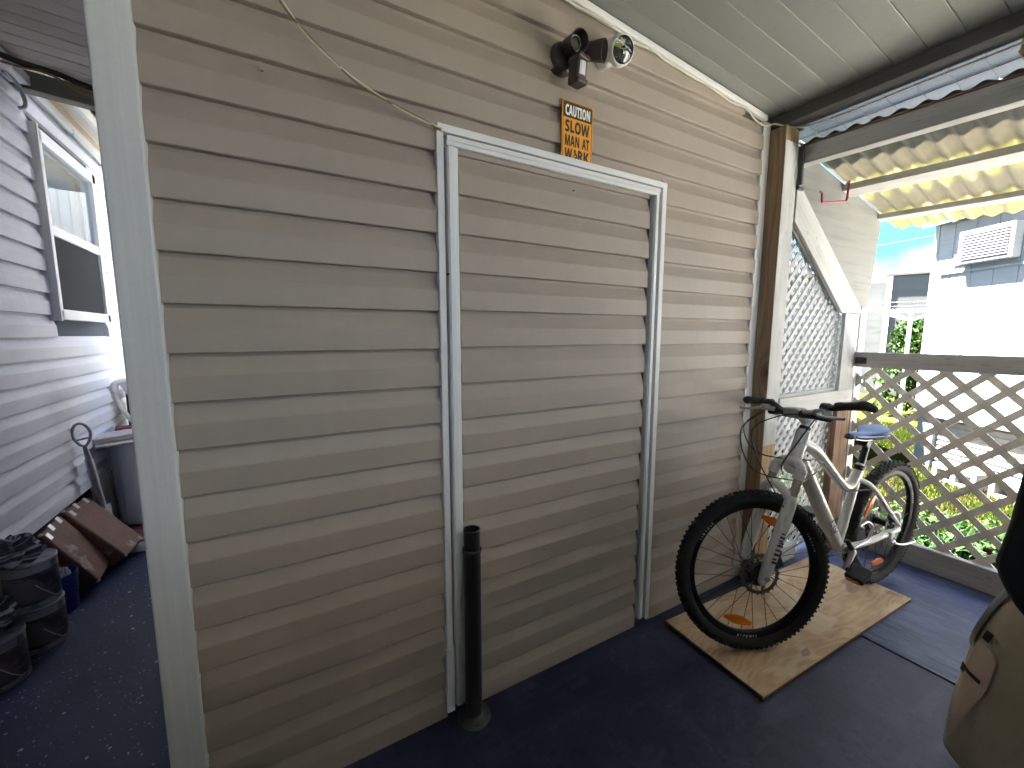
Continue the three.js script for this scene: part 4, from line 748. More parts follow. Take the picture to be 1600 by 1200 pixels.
// ---------------------------------------------------------------- the bicycle: X forward, Y up, Z to the rider's right
{
  const yaw = -0.0792, lean = -0.0306, f = V(-Math.cos(yaw), 0, Math.sin(yaw)), r0 = V(-Math.sin(yaw), 0, -Math.cos(yaw)), up = V(0, 1, 0);
  const u = up.clone().multiplyScalar(Math.cos(lean)).addScaledVector(r0, Math.sin(lean)), r = r0.clone().multiplyScalar(Math.cos(lean)).addScaledVector(up, -Math.sin(lean));
  const bike = new THREE.Group(); bike.name = numbered('bicycle'); bike.userData = { label: 'white mountain bike with a blue saddle standing on the plywood sheet', category: 'bicycle' }; scene.add(bike);
  bike.quaternion.setFromRotationMatrix(new THREE.Matrix4().makeBasis(f, u, r)); bike.position.set(2.6321, 0.0155, 0.4128);
  const R = 0.330, WB = 1.006, HA = THREE.MathUtils.degToRad(69), A = V(-Math.cos(HA), Math.sin(HA), 0), steer = -0.3736, Hd = V(0.782, 0.877, 0);
  const SM = new THREE.Matrix4().makeTranslation(Hd.x, Hd.y, Hd.z).multiply(new THREE.Matrix4().makeRotationAxis(A, steer)).multiply(new THREE.Matrix4().makeTranslation(-Hd.x, -Hd.y, -Hd.z));
  const st = (g) => { g = merge(g); g = g.clone(); g.applyMatrix4(SM); return g; };
  const F = V(WB, R, 0), RA = V(0, R, 0), BB = V(0.404, 0.298, 0), SC = V(0.302, 0.668, 0), HB = Hd.clone().addScaledVector(A, -0.13);
  // a tube whose radius and squash vary along a path
  function limb(path, radii, sq = 1, seg = 40, rad = 14) {
    const c = new THREE.CatmullRomCurve3(path.map((p) => p.isVector3 ? p : V(...p)), false, 'centripetal'), pos = [], idx = [], uv = [];
    for (let i = 0; i <= seg; i++) {
      const t = i / seg, p = c.getPoint(t), T = c.getTangent(t), side = V(0, 0, 1), nn = side.clone().addScaledVector(T, -side.dot(T)).normalize(), bb = T.clone().cross(nn), k = t * (radii.length - 1), a = Math.min(radii.length - 2, Math.floor(k)), q = mix(radii[a], radii[a + 1], k - a);
      for (let j = 0; j <= rad; j++) { const w = j / rad * 6.28318; pos.push(...p.clone().addScaledVector(nn, q * Math.cos(w)).addScaledVector(bb, q * sq * Math.sin(w)).toArray()); uv.push(j / rad, t); }
    }
    for (let i = 0; i < seg; i++) for (let j = 0; j < rad; j++) { const a = i * (rad + 1) + j, b = a + 1, d = a + rad + 1, e = d + 1; idx.push(a, b, d, b, e, d); }
    const g = new THREE.BufferGeometry(); g.setAttribute('position', new THREE.Float32BufferAttribute(pos, 3)); g.setAttribute('uv', new THREE.Float32BufferAttribute(uv, 2)); g.setIndex(idx); g.computeVertexNormals();
    const caps = [0, 1].map((e) => { const p = c.getPoint(e), q = radii[e ? radii.length - 1 : 0]; return strip(new THREE.SphereGeometry(q * 0.98, 10, 8)).translate(p.x, p.y, p.z); });
    return mergeGeometries([strip(g), ...caps]);
  }
  // wheels ------------------------------------------------------------------
  function wheel(front) {
    const C = front ? F : RA, tf = (g) => { g = merge(g).clone(); g.translate(C.x, C.y, C.z); if (front) g.applyMatrix4(SM); return g; };
    const w = new THREE.Group(); w.name = front ? 'front_wheel' : 'rear_wheel'; bike.add(w);
    const ty = []; const rm = 0.0255, RM = R - 0.032;
    { const g = strip(new THREE.TorusGeometry(RM, rm, 16, 120)); const P = g.attributes.position; ty.push(g); }
    for (let i = 0; i < 92; i++) {
      const a = i / 92 * 6.28318, odd = i % 2;
      const rows = odd ? [[-0.30, 0.012, 0.010], [0.30, 0.012, 0.010], [-0.95, 0.014, 0.008], [0.95, 0.014, 0.008]] : [[0, 0.013, 0.010], [-0.62, 0.012, 0.009], [0.62, 0.012, 0.009], [-1.18, 0.010, 0.009], [1.18, 0.010, 0.009]];
      for (const [b, l, wd] of rows) { const g = strip(new THREE.BoxGeometry(0.0065, l * 0.62, wd * 0.8)); g.translate(rm + 0.0016, 0, 0); g.rotateY(b); g.translate(RM, 0, 0); g.rotateZ(a); ty.push(g); }
    }
    // the tread's flat contact patch
    const tg = mergeGeometries(ty.map(strip)); { const P = tg.attributes.position; for (let i = 0; i < P.count; i++) { const y = P.getY(i); if (y < -R + 0.004) { const k = -R + 0.004 - y; P.setY(i, y + k * 0.9); P.setZ(i, P.getZ(i) * (1 + k * 14)); } } }
    const tyre = lpart('tyre', tf(tg), M.rubber, w);
    const rim = lpart('rim', tf(lathe([[0.254, -0.009], [0.262, -0.0125], [0.277, -0.0125], [0.280, -0.010], [0.272, -0.008], [0.272, 0.008], [0.280, 0.010], [0.277, 0.0125], [0.262, 0.0125], [0.254, 0.009], [0.251, 0], [0.254, -0.009]], 96).rotateX(Math.PI / 2)), M.rimBlack, w);
    // pale graphics on the rim flanks and the tyre's printed name, as little blocks of marks
    const mk = []; const arc = (a0, a1, ri, ro, z) => { const n = 6, pos = []; for (let i = 0; i < n; i++) { const p = a0 + (a1 - a0) * i / n, q = a0 + (a1 - a0) * (i + 1) / n; const P4 = [[ri, p], [ro, p], [ro, q], [ri, q]].map(([k, a]) => [k * Math.cos(a), k * Math.sin(a), z]); pos.push(...P4[0], ...P4[2], ...P4[1], ...P4[0], ...P4[3], ...P4[2]); } const g = new THREE.BufferGeometry(); g.setAttribute('position', new THREE.Float32BufferAttribute(pos, 3)); g.setAttribute('uv', new THREE.Float32BufferAttribute(new Float32Array(pos.length / 3 * 2), 2)); g.computeVertexNormals(); return g; };
    for (const s of [0.55, 2.6, 4.7]) for (let k = 0; k < 9; k++) { const a = s + k * 0.034 + (k % 3) * 0.006; mk.push(arc(a, a + 0.012 + 0.012 * ((k * 7) % 3) / 2, 0.2645, 0.2745 - 0.003 * (k % 2), -0.0131)); }
    lpart('rim_graphics', tf(mk), M.decalGrey, rim);
    const hub = lpart('hub', tf([cyl([0, 0, -0.05], [0, 0, 0.05], 0.011, 0.011, 16), cyl([0, 0, -0.034], [0, 0, -0.030], 0.027, 0.027, 20), cyl([0, 0, 0.030], [0, 0, 0.034], 0.027, 0.027, 20), cyl([0, 0, -0.028], [0, 0, 0.028], 0.017, 0.017, 16)]), M.black, w);
    const N = 28;
    for (let i = 0; i < N; i++) {
      const a = i / N * 6.28318, sgn = i % 2 ? 1 : -1, off = (Math.floor(i / 2) % 2 ? 1 : -1) * 0.72, b = a + off;
      const g = cyl([0.0235 * Math.cos(b), 0.0235 * Math.sin(b), sgn * 0.032], [0.2535 * Math.cos(a), 0.2535 * Math.sin(a), sgn * 0.002], 0.00125, 0.00125, 5, true); lpart('spoke', tf(g), M.spoke, w);
    }
    // disc rotor on the left side: a pierced ring on curved arms
    const rot = [lathe([[0.066, 0], [0.080, 0], [0.080, 0.0018], [0.066, 0.0018], [0.066, 0]], 64).rotateX(Math.PI / 2)];
    for (let i = 0; i < 22; i++) { const a = i / 22 * 6.28318, g = strip(new THREE.SphereGeometry(0.0042, 8, 6)); g.translate(0.0815 * Math.cos(a), 0.0815 * Math.sin(a), 0); g.scale(1, 1, 0.25); rot.push(g); }
    for (let i = 0; i < 6; i++) { const a = i / 6 * 6.28318; rot.push(tube([[0.02 * Math.cos(a), 0.02 * Math.sin(a), 0.001], [0.045 * Math.cos(a + 0.28), 0.045 * Math.sin(a + 0.28), 0.001], [0.068 * Math.cos(a + 0.42), 0.068 * Math.sin(a + 0.42), 0.001]], 0.0032, 5, 10)); }
    lpart('disc_rotor', tf(rot.map((g) => g.translate(0, 0, -0.043))), M.rotor, w); lpart('rotor_spider', tf([cyl([0, 0, -0.046], [0, 0, -0.038], 0.040, 0.050, 24)]), M.black, w);
    for (const a of front ? [-1.22, 2.02] : [0.62, -1.50]) {
      const sh = new THREE.Shape(); sh.moveTo(-0.004, -0.060); sh.quadraticCurveTo(-0.019, -0.02, -0.017, 0); sh.quadraticCurveTo(-0.019, 0.02, -0.004, 0.060); sh.lineTo(0.005, 0.060); sh.quadraticCurveTo(0.015, 0.03, 0.016, 0); sh.quadraticCurveTo(0.015, -0.03, 0.005, -0.060); const g = strip(new THREE.ExtrudeGeometry(sh, { depth: 0.004, bevelEnabled: true, bevelThickness: 0.0015, bevelSize: 0.0015, bevelSegments: 2 })).translate(0, 0, -0.002);
      g.translate(0.212, 0, -0.008); g.rotateZ(a); lpart('reflector', tf(g), M.orange, w, 'orange spoke reflector');
    }
    return w;
  }
  wheel(true); const rw = wheel(false);
  lpart('cassette', [0, 1, 2, 3, 4, 5, 6].map((i) => { const rad = 0.052 - i * 0.0055; return cyl([0, R, 0.034 + i * 0.0045], [0, R, 0.0365 + i * 0.0045], rad, rad, 22); }), M.alloy, rw);
  // frame --------------------------------------------------------------------
  const onA = (p, d) => p.clone().addScaledVector(A, d);
  const tt = onA(Hd, -0.035);
  const frame = lpart('frame', [
    limb([onA(HB, -0.012), onA(HB, 0.06), onA(Hd, 0.008)], [0.029, 0.0255, 0.026], 1),
    limb([tt, [0.70, 0.806, 0], [0.60, 0.735, 0], [0.48, 0.640, 0], [0.405, 0.590, 0], [0.365, 0.588, 0], [0.325, 0.632, 0], SC], [0.027, 0.026, 0.0225, 0.020, 0.0205, 0.021, 0.020, 0.0195], 0.9, 60),
    limb([onA(HB, 0.052).add(V(0.004, 0, 0)), [0.765, 0.755, 0], [0.68, 0.645, 0], [0.54, 0.465, 0], BB.clone().add(V(0.012, 0.014, 0))], [0.021, 0.026, 0.029, 0.029, 0.028], 1.12, 50),
    limb([SC.clone().add(V(-0.001, 0.004, 0)), [0.335, 0.55, 0], BB.clone().add(V(0, 0.01, 0))], [0.0195, 0.0185, 0.0205], 1),
    cyl([BB.x, BB.y, -0.036], [BB.x, BB.y, 0.036], 0.0245, 0.0245, 20),
    ...[-1, 1].map((s) => limb([[0.325, 0.618, 0.010 * s], [0.265, 0.585, 0.036 * s], [0.14, 0.462, 0.060 * s], [0.012, R + 0.022, 0.066 * s]], [0.012, 0.0115, 0.010, 0.0095], 1, 30, 10)),
    ...[-1, 1].map((s) => limb([[BB.x - 0.02, BB.y, 0.026 * s], [0.28, 0.302, 0.046 * s], [0.15, 0.315, 0.058 * s], [0.010, R - 0.004, 0.066 * s]], [0.014, 0.013, 0.013, 0.011], 1.2, 30, 10)),
    ...[-1, 1].map((s) => { const g = prism([[-0.016, -0.014], [0.03, -0.016], [0.032, 0.006], [0.012, 0.03], [-0.012, 0.022]], 0.006, 0.0012); return g.translate(0, R, 0.066 * s - 0.003); }),
  ], M.bikeWhite, bike, 'white frame');
  lpart('headset', [cyl(onA(Hd, 0.004), onA(Hd, 0.034), 0.0235, 0.020, 20), cyl(onA(HB, -0.020), onA(HB, -0.010), 0.0245, 0.0245, 20)], M.black, bike);
  // purple graphics on the down tube and the seat tube
  const strokes = (o, ex, ey, n, list) => list.map(([x0, y0, x1, y1, w]) => { const d = Math.hypot(x1 - x0, y1 - y0), g = strip(new THREE.BoxGeometry(d, w, 0.0012)); g.rotateZ(Math.atan2(y1 - y0, x1 - x0)); g.translate((x0 + x1) / 2, (y0 + y1) / 2, 0); const m = new THREE.Matrix4().makeBasis(ex, ey, n); m.setPosition(o); g.applyMatrix4(m); return g; });
  { const ex = V(-0.6, -0.8, 0).normalize(), n = V(0, 0, -1), ey = n.clone().cross(ex);
    lpart('frame_graphics', strokes(V(0.515, 0.418, -0.0335), ex, ey, n, [[-0.05, -0.012, -0.05, 0.012, 0.007], [-0.05, -0.011, -0.028, -0.011, 0.006], [-0.014, -0.012, -0.014, 0.012, 0.007], [0.002, 0.012, 0.014, -0.012, 0.006], [0.014, -0.012, 0.028, 0.012, 0.006]]), M.purple, frame); }
  // fork ---------------------------------------------------------------------
  const fork = new THREE.Group(); fork.name = 'fork'; bike.add(fork);
  const fo = (d, z) => onA(F, d).add(V(0.0, 0, z));
  lpart('fork_crown', st([limb([fo(0.438, -0.074), fo(0.462, -0.05), fo(0.468, 0), fo(0.462, 0.05), fo(0.438, 0.074)], [0.017, 0.019, 0.024, 0.019, 0.017], 1, 30), ...[-1, 1].map((s) => cyl(fo(0.405, 0.068 * s), fo(0.448, 0.068 * s), 0.0205, 0.020, 18))]), M.bikeWhite, fork);
  for (const s of [-1, 1]) {
    lpart('stanchion', st(cyl(fo(0.25, 0.068 * s), fo(0.42, 0.068 * s), 0.0158, 0.0158, 18)), M.stanchion, fork);
    const lg = lpart('lower_leg', st([limb([fo(-0.020, 0.064 * s), fo(0.02, 0.066 * s), fo(0.12, 0.068 * s), fo(0.25, 0.068 * s), fo(0.325, 0.068 * s)], [0.015, 0.019, 0.0215, 0.0215, 0.0205], 1.12, 36), cyl(fo(0.322, 0.068 * s), fo(0.332, 0.068 * s), 0.0215, 0.019, 18)]), M.bikeWhite, fork);
    if (s < 0) {
      // blocks of purple lettering down the leg, drawn as strokes
      const ex = A.clone(), n = V(0, 0, -1), ey = n.clone().cross(ex), o = fo(0.05, -0.0895);
      const sk = []; const row = (d, list) => { for (const [a, b, c, e, w] of list) sk.push([d + a, b, d + c, e, w]); };
      row(0.020, [[0, -0.013, 0, 0.013, 0.010], [0.013, -0.004, 0.013, 0.013, 0.007]]);
      row(0.052, [[0, -0.013, 0, 0.013, 0.010], [0.0, -0.012, 0.018, -0.012, 0.007], [0.018, -0.013, 0.018, 0.013, 0.007]]);
      row(0.088, [[0, -0.012, 0, 0.012, 0.008], [0.012, -0.012, 0.012, 0.006, 0.007], [0.02, -0.004, 0.02, 0.012, 0.006]]);
      row(0.122, [[0, -0.010, 0, 0.012, 0.008], [0.014, -0.004, 0.014, 0.010, 0.006]]);
      lpart('leg_graphics', st(strokes(o, ex, ey, n, sk)), M.purple, lg);
      lpart('brake_caliper', st([(() => { const g = strip(new RoundedBoxGeometry(0.034, 0.05, 0.03, 2, 0.006)); g.rotateZ(-0.35); return g.translate(WB - 0.068, R + 0.052, -0.046); })()]), M.black, fork);
      lpart('quick_release', st([cyl(F.clone().add(V(0, 0, -0.088)), F.clone().add(V(0, 0, -0.076)), 0.009, 0.010, 14), cyl(F.clone().add(V(0, 0, 0.076)), F.clone().add(V(0, 0, 0.090)), 0.010, 0.008, 14)]), M.alloy, fork);
    }
  }
  lpart('fork_arch', st(limb([fo(0.312, -0.064), fo(0.345, -0.058).add(V(0.028, 0.01, 0)), fo(0.366, 0).add(V(0.038, 0.012, 0)), fo(0.345, 0.058).add(V(0.028, 0.01, 0)), fo(0.312, 0.064)], [0.013, 0.0125, 0.013, 0.0125, 0.013], 1.3, 30)), M.bikeWhite, fork);
  // cockpit ------------------------------------------------------------------
  const HBc = V(Hd.x + 0.030, Hd.y + 0.088, 0);
  lpart('stem', st([cyl(onA(Hd, 0.030), onA(Hd, 0.075), 0.019, 0.0185, 18), limb([onA(Hd, 0.056), HBc.clone().add(V(-0.012, -0.004, 0)), HBc], [0.019, 0.0185, 0.02], 1, 16), cyl(HBc.clone().add(V(0, 0, -0.026)), HBc.clone().add(V(0, 0, 0.026)), 0.0215, 0.0215, 20)]), M.bikeWhite, bike);
  const barP = (s) => [HBc.clone(), HBc.clone().add(V(0, 0, 0.055 * s)), HBc.clone().add(V(-0.004, 0.008, 0.09 * s)), HBc.clone().add(V(-0.012, 0.030, 0.145 * s)), HBc.clone().add(V(-0.016, 0.035, 0.19 * s)), HBc.clone().add(V(-0.024, s < 0 ? 0.048 : 0.036, (s < 0 ? 0.276 : 0.335) * s))];
  const bar = lpart('handlebar', st([limb(barP(-1), [0.0158, 0.0155, 0.014, 0.012, 0.0112, 0.0112], 1, 50), limb(barP(1), [0.0158, 0.0155, 0.014, 0.012, 0.0112, 0.0112], 1, 50)]), M.black, bike);
  lpart('bar_clamp', st([(() => { const g = strip(new RoundedBoxGeometry(0.05, 0.042, 0.075, 3, 0.008)); return g.translate(HBc.x, HBc.y + 0.002, HBc.z + 0.005); })()]), M.galv, bike);
  for (const s of [-1, 1]) {
    const e = HBc.clone().add(V(-0.024, s < 0 ? 0.048 : 0.036, (s < 0 ? 0.278 : 0.338) * s)), i = HBc.clone().add(V(-0.018, s < 0 ? 0.040 : 0.0355, (s < 0 ? 0.180 : 0.215) * s));
    lpart('grip', st(limb([i, i.clone().lerp(e, 0.3), i.clone().lerp(e, 0.7), e, e.clone().add(V(-0.014, -0.010, 0.016 * s))], [0.0165, 0.0155, 0.0165, 0.0172, 0.013], 1, 30)), M.black, bike);
    const p = HBc.clone().add(V(-0.014, 0.033, (s < 0 ? 0.130 : 0.165) * s));
    lpart('brake_lever', st([(() => { const g = strip(new RoundedBoxGeometry(0.038, 0.026, 0.05, 2, 0.006)); return g.translate(p.x + 0.012, p.y - 0.018, p.z); })(), cyl(p.clone().add(V(0.03, -0.022, -0.02 * s)), p.clone().add(V(0.034, -0.022, -0.065 * s)), 0.011, 0.010, 12), tube([p.clone().add(V(0.03, -0.02, 0.012 * s)), p.clone().add(V(0.06, -0.026, 0.03 * s)), p.clone().add(V(0.060, -0.030, 0.08 * s)), p.clone().add(V(0.052, -0.030, 0.13 * s))], 0.0062, 8, 24)]), M.alloy, bike);
    lpart('shifter', st([(() => { const g = strip(new RoundedBoxGeometry(0.05, 0.032, 0.045, 2, 0.009)); return g.translate(p.x + 0.008, p.y - 0.032, p.z - 0.045 * s); })(), cyl(p.clone().add(V(0.01, -0.045, -0.04 * s)), p.clone().add(V(-0.03, -0.052, -0.01 * s)), 0.006, 0.008, 8), cyl(p.clone().add(V(0, 0, -0.012)), p.clone().add(V(0, 0, 0.012)), 0.017, 0.017, 14)]), M.black, bike);
  }
  // cables
  const S3 = (x, y, z) => V(x, y, z).applyMatrix4(SM);
  const cable = (pts) => lpart('cable', tube(pts, 0.0026, 6, 80), M.black, bike);
  cable([S3(HBc.x + 0.04, HBc.y + 0.005, -0.13), S3(HBc.x + 0.09, HBc.y - 0.005, -0.03), S3(HBc.x + 0.155, HBc.y - 0.07, 0.05), S3(HBc.x + 0.15, HBc.y - 0.19, 0.02), S3(HBc.x + 0.12, HBc.y - 0.33, -0.05), S3(WB - 0.085, R + 0.24, -0.085), S3(WB - 0.06, R + 0.08, -0.06)]);
  cable([S3(HBc.x + 0.04, HBc.y + 0.0, 0.15), S3(HBc.x + 0.115, HBc.y - 0.07, 0.16), S3(HBc.x + 0.11, HBc.y - 0.17, 0.09), V(0.80, 0.78, -0.035), V(0.74, 0.775, -0.034), V(0.66, 0.745, -0.026)]);
  cable([S3(HBc.x + 0.04, HBc.y + 0.0, 0.13), S3(HBc.x + 0.135, HBc.y - 0.08, 0.15), S3(HBc.x + 0.14, HBc.y - 0.24, 0.07), V(0.84, 0.70, -0.04), V(0.77, 0.70, -0.036), V(0.71, 0.72, -0.034)]);
  cable([S3(HBc.x + 0.05, HBc.y - 0.01, -0.15), S3(HBc.x + 0.075, HBc.y - 0.10, -0.10), S3(HBc.x + 0.085, HBc.y - 0.20, -0.03), V(0.835, 0.70, 0.03)]);
  cable([V(0.66, 0.745, -0.028), V(0.55, 0.662, -0.026), V(0.43, 0.577, -0.025), V(0.34, 0.57, -0.028), V(0.25, 0.56, -0.046), V(0.13, 0.44, -0.069), V(0.05, 0.40, -0.07)]);
  // saddle and post ----------------------------------------------------------
  lpart('seat_post', [cyl(SC.clone().add(V(0.002, -0.02, 0)), V(0.262, 0.800, 0), 0.0145, 0.0145, 18)], M.blackSteel, bike);
  lpart('seat_collar', [cyl(SC.clone().add(V(0.004, -0.012, 0)), SC.clone().add(V(-0.001, 0.010, 0)), 0.0225, 0.0225, 18), cyl(SC.clone().add(V(-0.03, 0, -0.012)), SC.clone().add(V(0.03, 0.0, -0.02)), 0.005, 0.004, 8)], M.black, bike);
  lpart('post_clamp', [cyl([0.270, 0.780, 0], [0.262, 0.816, 0], 0.018, 0.021, 16), cyl([0.296, 0.784, -0.02], [0.296, 0.784, 0.02], 0.016, 0.016, 14)], M.black, bike);
  {
    const nx = 40, nz = 16, pos = [], uv = [], idx = [];
    for (let side = 0; side < 2; side++) for (let i = 0; i <= nx; i++) for (let j = 0; j <= nz; j++) {
      const t = i / nx, x = 0.435 - 0.270 * t, e = Math.pow(Math.sin(Math.PI * clamp(t * 0.96 + 0.035)), 0.4), w = e * (0.020 + 0.056 * sstep(0.42, 0.85, t)), s = j / nz * 2 - 1, z = w * Math.sin(s * Math.PI / 2);
      const th = 0.034 * e, top = 0.846 + 0.014 * sstep(0.55, 1, t) - 0.008 * sstep(0.12, 0.45, t) * sstep(0.8, 0.5, t) - 0.010 * Math.abs(s) ** 2.2 - 0.004 * (1 - Math.abs(s)) * sstep(0.3, 0.6, t);
      const y = side ? top - th * (1 - 0.55 * Math.pow(Math.abs(s), 3)) * 0.9 - 0.012 * sstep(.4, .8, t) * (Math.abs(s) > .7 ? 1 : 0.6) : top;
      pos.push(x, y, z); uv.push(t, j / nz);
    }
    const N = (nx + 1) * (nz + 1);
    for (let side = 0; side < 2; side++) for (let i = 0; i < nx; i++) for (let j = 0; j < nz; j++) { const a = side * N + i * (nz + 1) + j, b = a + 1, c = a + nz + 1, d = c + 1; side ? idx.push(a, b, c, b, d, c) : idx.push(a, c, b, b, c, d); }
    for (let i = 0; i < nx; i++) for (const j of [0, nz]) { const a = i * (nz + 1) + j, b = a + nz + 1; idx.push(a, b, a + N, b, b + N, a + N); }
    const g = new THREE.BufferGeometry(); g.setAttribute('position', new THREE.Float32BufferAttribute(pos, 3)); g.setAttribute('uv', new THREE.Float32BufferAttribute(uv, 2)); g.setIndex(idx); g.computeVertexNormals();
    const sd = lpart('saddle', strip(g), M.saddleBlue, bike, 'blue saddle with a black nose');
    lpart('saddle_nose', (() => { const q = strip(new THREE.SphereGeometry(0.021, 16, 12)); q.scale(1.15, 0.62, 1.0); return q.translate(0.422, 0.828, 0); })(), M.black, sd);
    lpart('saddle_rail', [-1, 1].map((s) => tube([[0.40, 0.816, 0.012 * s], [0.34, 0.806, 0.022 * s], [0.26, 0.806, 0.022 * s], [0.20, 0.826, 0.036 * s]], 0.0036, 6, 24)), M.steel, sd);
    lpart('saddle_piping', [-1, 1].map((s) => tube([[0.40, 0.828, 0.020 * s], [0.34, 0.823, 0.026 * s], [0.28, 0.822, 0.042 * s], [0.23, 0.828, 0.066 * s]], 0.0034, 6, 24)), M.saddlePale, sd);
  }
  // drive train ---------------------------------------------------------------
  const cr = lpart('crankset', [cyl([BB.x, BB.y, -0.062], [BB.x, BB.y, 0.062], 0.013, 0.013, 16), limb([V(BB.x, BB.y, -0.062), V(BB.x + 0.034, BB.y - 0.028, -0.070), V(BB.x + 0.070, BB.y - 0.055, -0.074)], [0.016, 0.0125, 0.012], 1, 16, 10), limb([V(BB.x, BB.y, 0.062), V(BB.x + 0.008, BB.y + 0.06, 0.070), V(BB.x + 0.015, BB.y + 0.115, 0.074)], [0.016, 0.0125, 0.012], 1, 16, 10)], M.alloy, bike);
  lpart('crank_guard', [limb([V(BB.x + 0.035, BB.y + 0.055, -0.055), V(BB.x - 0.01, BB.y + 0.0, -0.058), V(BB.x - 0.055, BB.y - 0.052, -0.056)], [0.011, 0.013, 0.012], 1, 14, 10)], M.black, cr);
  for (const [rad, z] of [[0.084, 0.046], [0.066, 0.039]]) { const s = new THREE.Shape(), n = 72; for (let i = 0; i <= n; i++) { const a = i / n * 6.28318, q = rad + (i % 2 ? 0.003 : -0.002); i ? s.lineTo(q * Math.cos(a), q * Math.sin(a)) : s.moveTo(q * Math.cos(a), q * Math.sin(a)); } const h = new THREE.Path(); h.absarc(0, 0, rad - 0.018, 0, 6.28318, true); s.holes.push(h); lpart('chainring', strip(new THREE.ExtrudeGeometry(s, { depth: 0.003, bevelEnabled: false })).translate(BB.x, BB.y, z), M.black, cr); }
  lpart('chain', [tube([[BB.x, BB.y + 0.086, 0.047], [0.2, R + 0.072, 0.047], [0, R + 0.040, 0.047]], 0.004, 5, 30), tube([[BB.x, BB.y - 0.086, 0.047], [0.2, 0.19, 0.047], [0.0, 0.19, 0.047]], 0.004, 5, 30)], M.spoke, bike);
  lpart('rear_derailleur', [cyl([0, R - 0.03, 0.060], [-0.01, R - 0.085, 0.058], 0.014, 0.012, 10), cyl([-0.01, R - 0.085, 0.05], [0.02, R - 0.16, 0.05], 0.008, 0.008, 8), cyl([0.02, R - 0.16, 0.044], [0.02, R - 0.16, 0.054], 0.022, 0.022, 14), cyl([0, R - 0.085, 0.044], [0, R - 0.085, 0.054], 0.022, 0.022, 14)], M.black, bike);
  for (const s of [-1, 1]) {
    const c = V(BB.x + 0.015 * s + (s < 0 ? 0.085 : 0), BB.y + (s < 0 ? -0.055 : 0.115), 0.125 * s);
    const pd = lpart('pedal', [(() => { const g = strip(new RoundedBoxGeometry(0.088, 0.030, 0.072, 2, 0.010)); g.rotateZ(s < 0 ? -0.42 : 0); return g.translate(c.x, c.y, c.z); })(), cyl(c.clone().add(V(0, 0, -0.05 * s)), c, 0.010, 0.009, 12)], M.black, bike);
    lpart('pedal_reflector', (() => { const g = strip(new RoundedBoxGeometry(0.006, 0.014, 0.05, 1, 0.002)); g.translate(0.049, 0, 0); g.rotateZ(s < 0 ? -0.42 : 0); return g.translate(c.x, c.y, c.z); })(), M.orange, pd);
  }
  const ks = lpart('kickstand', [limb([V(0.075, R - 0.052, -0.078), V(0.02, R - 0.072, -0.088), V(-0.10, R - 0.082, -0.096)], [0.006, 0.0055, 0.005], 1, 16, 8), (() => { const g = strip(new RoundedBoxGeometry(0.032, 0.022, 0.026, 2, 0.004)); g.rotateZ(-0.2); return g.translate(0.095, R - 0.046, -0.078); })()], M.steel, bike);
  lpart('stand_bracket', [(() => { const g = strip(new RoundedBoxGeometry(0.040, 0.034, 0.030, 2, 0.005)); g.rotateZ(-0.1); return g.translate(0.085, R - 0.012, -0.066); })()], M.whitePlastic, ks);
  lpart('chain_guard', [tube([[0.33, 0.40, -0.045], [0.27, 0.41, -0.05], [0.235, 0.375, -0.055], [0.26, 0.325, -0.055], [0.36, 0.30, -0.05]], 0.006, 6, 30)], M.steel, bike);
  lpart('rear_caliper', [(() => { const g = strip(new RoundedBoxGeometry(0.04, 0.034, 0.03, 2, 0.006)); g.rotateZ(0.7); return g.translate(0.048, R + 0.058, -0.052); })()], M.black, bike);
}
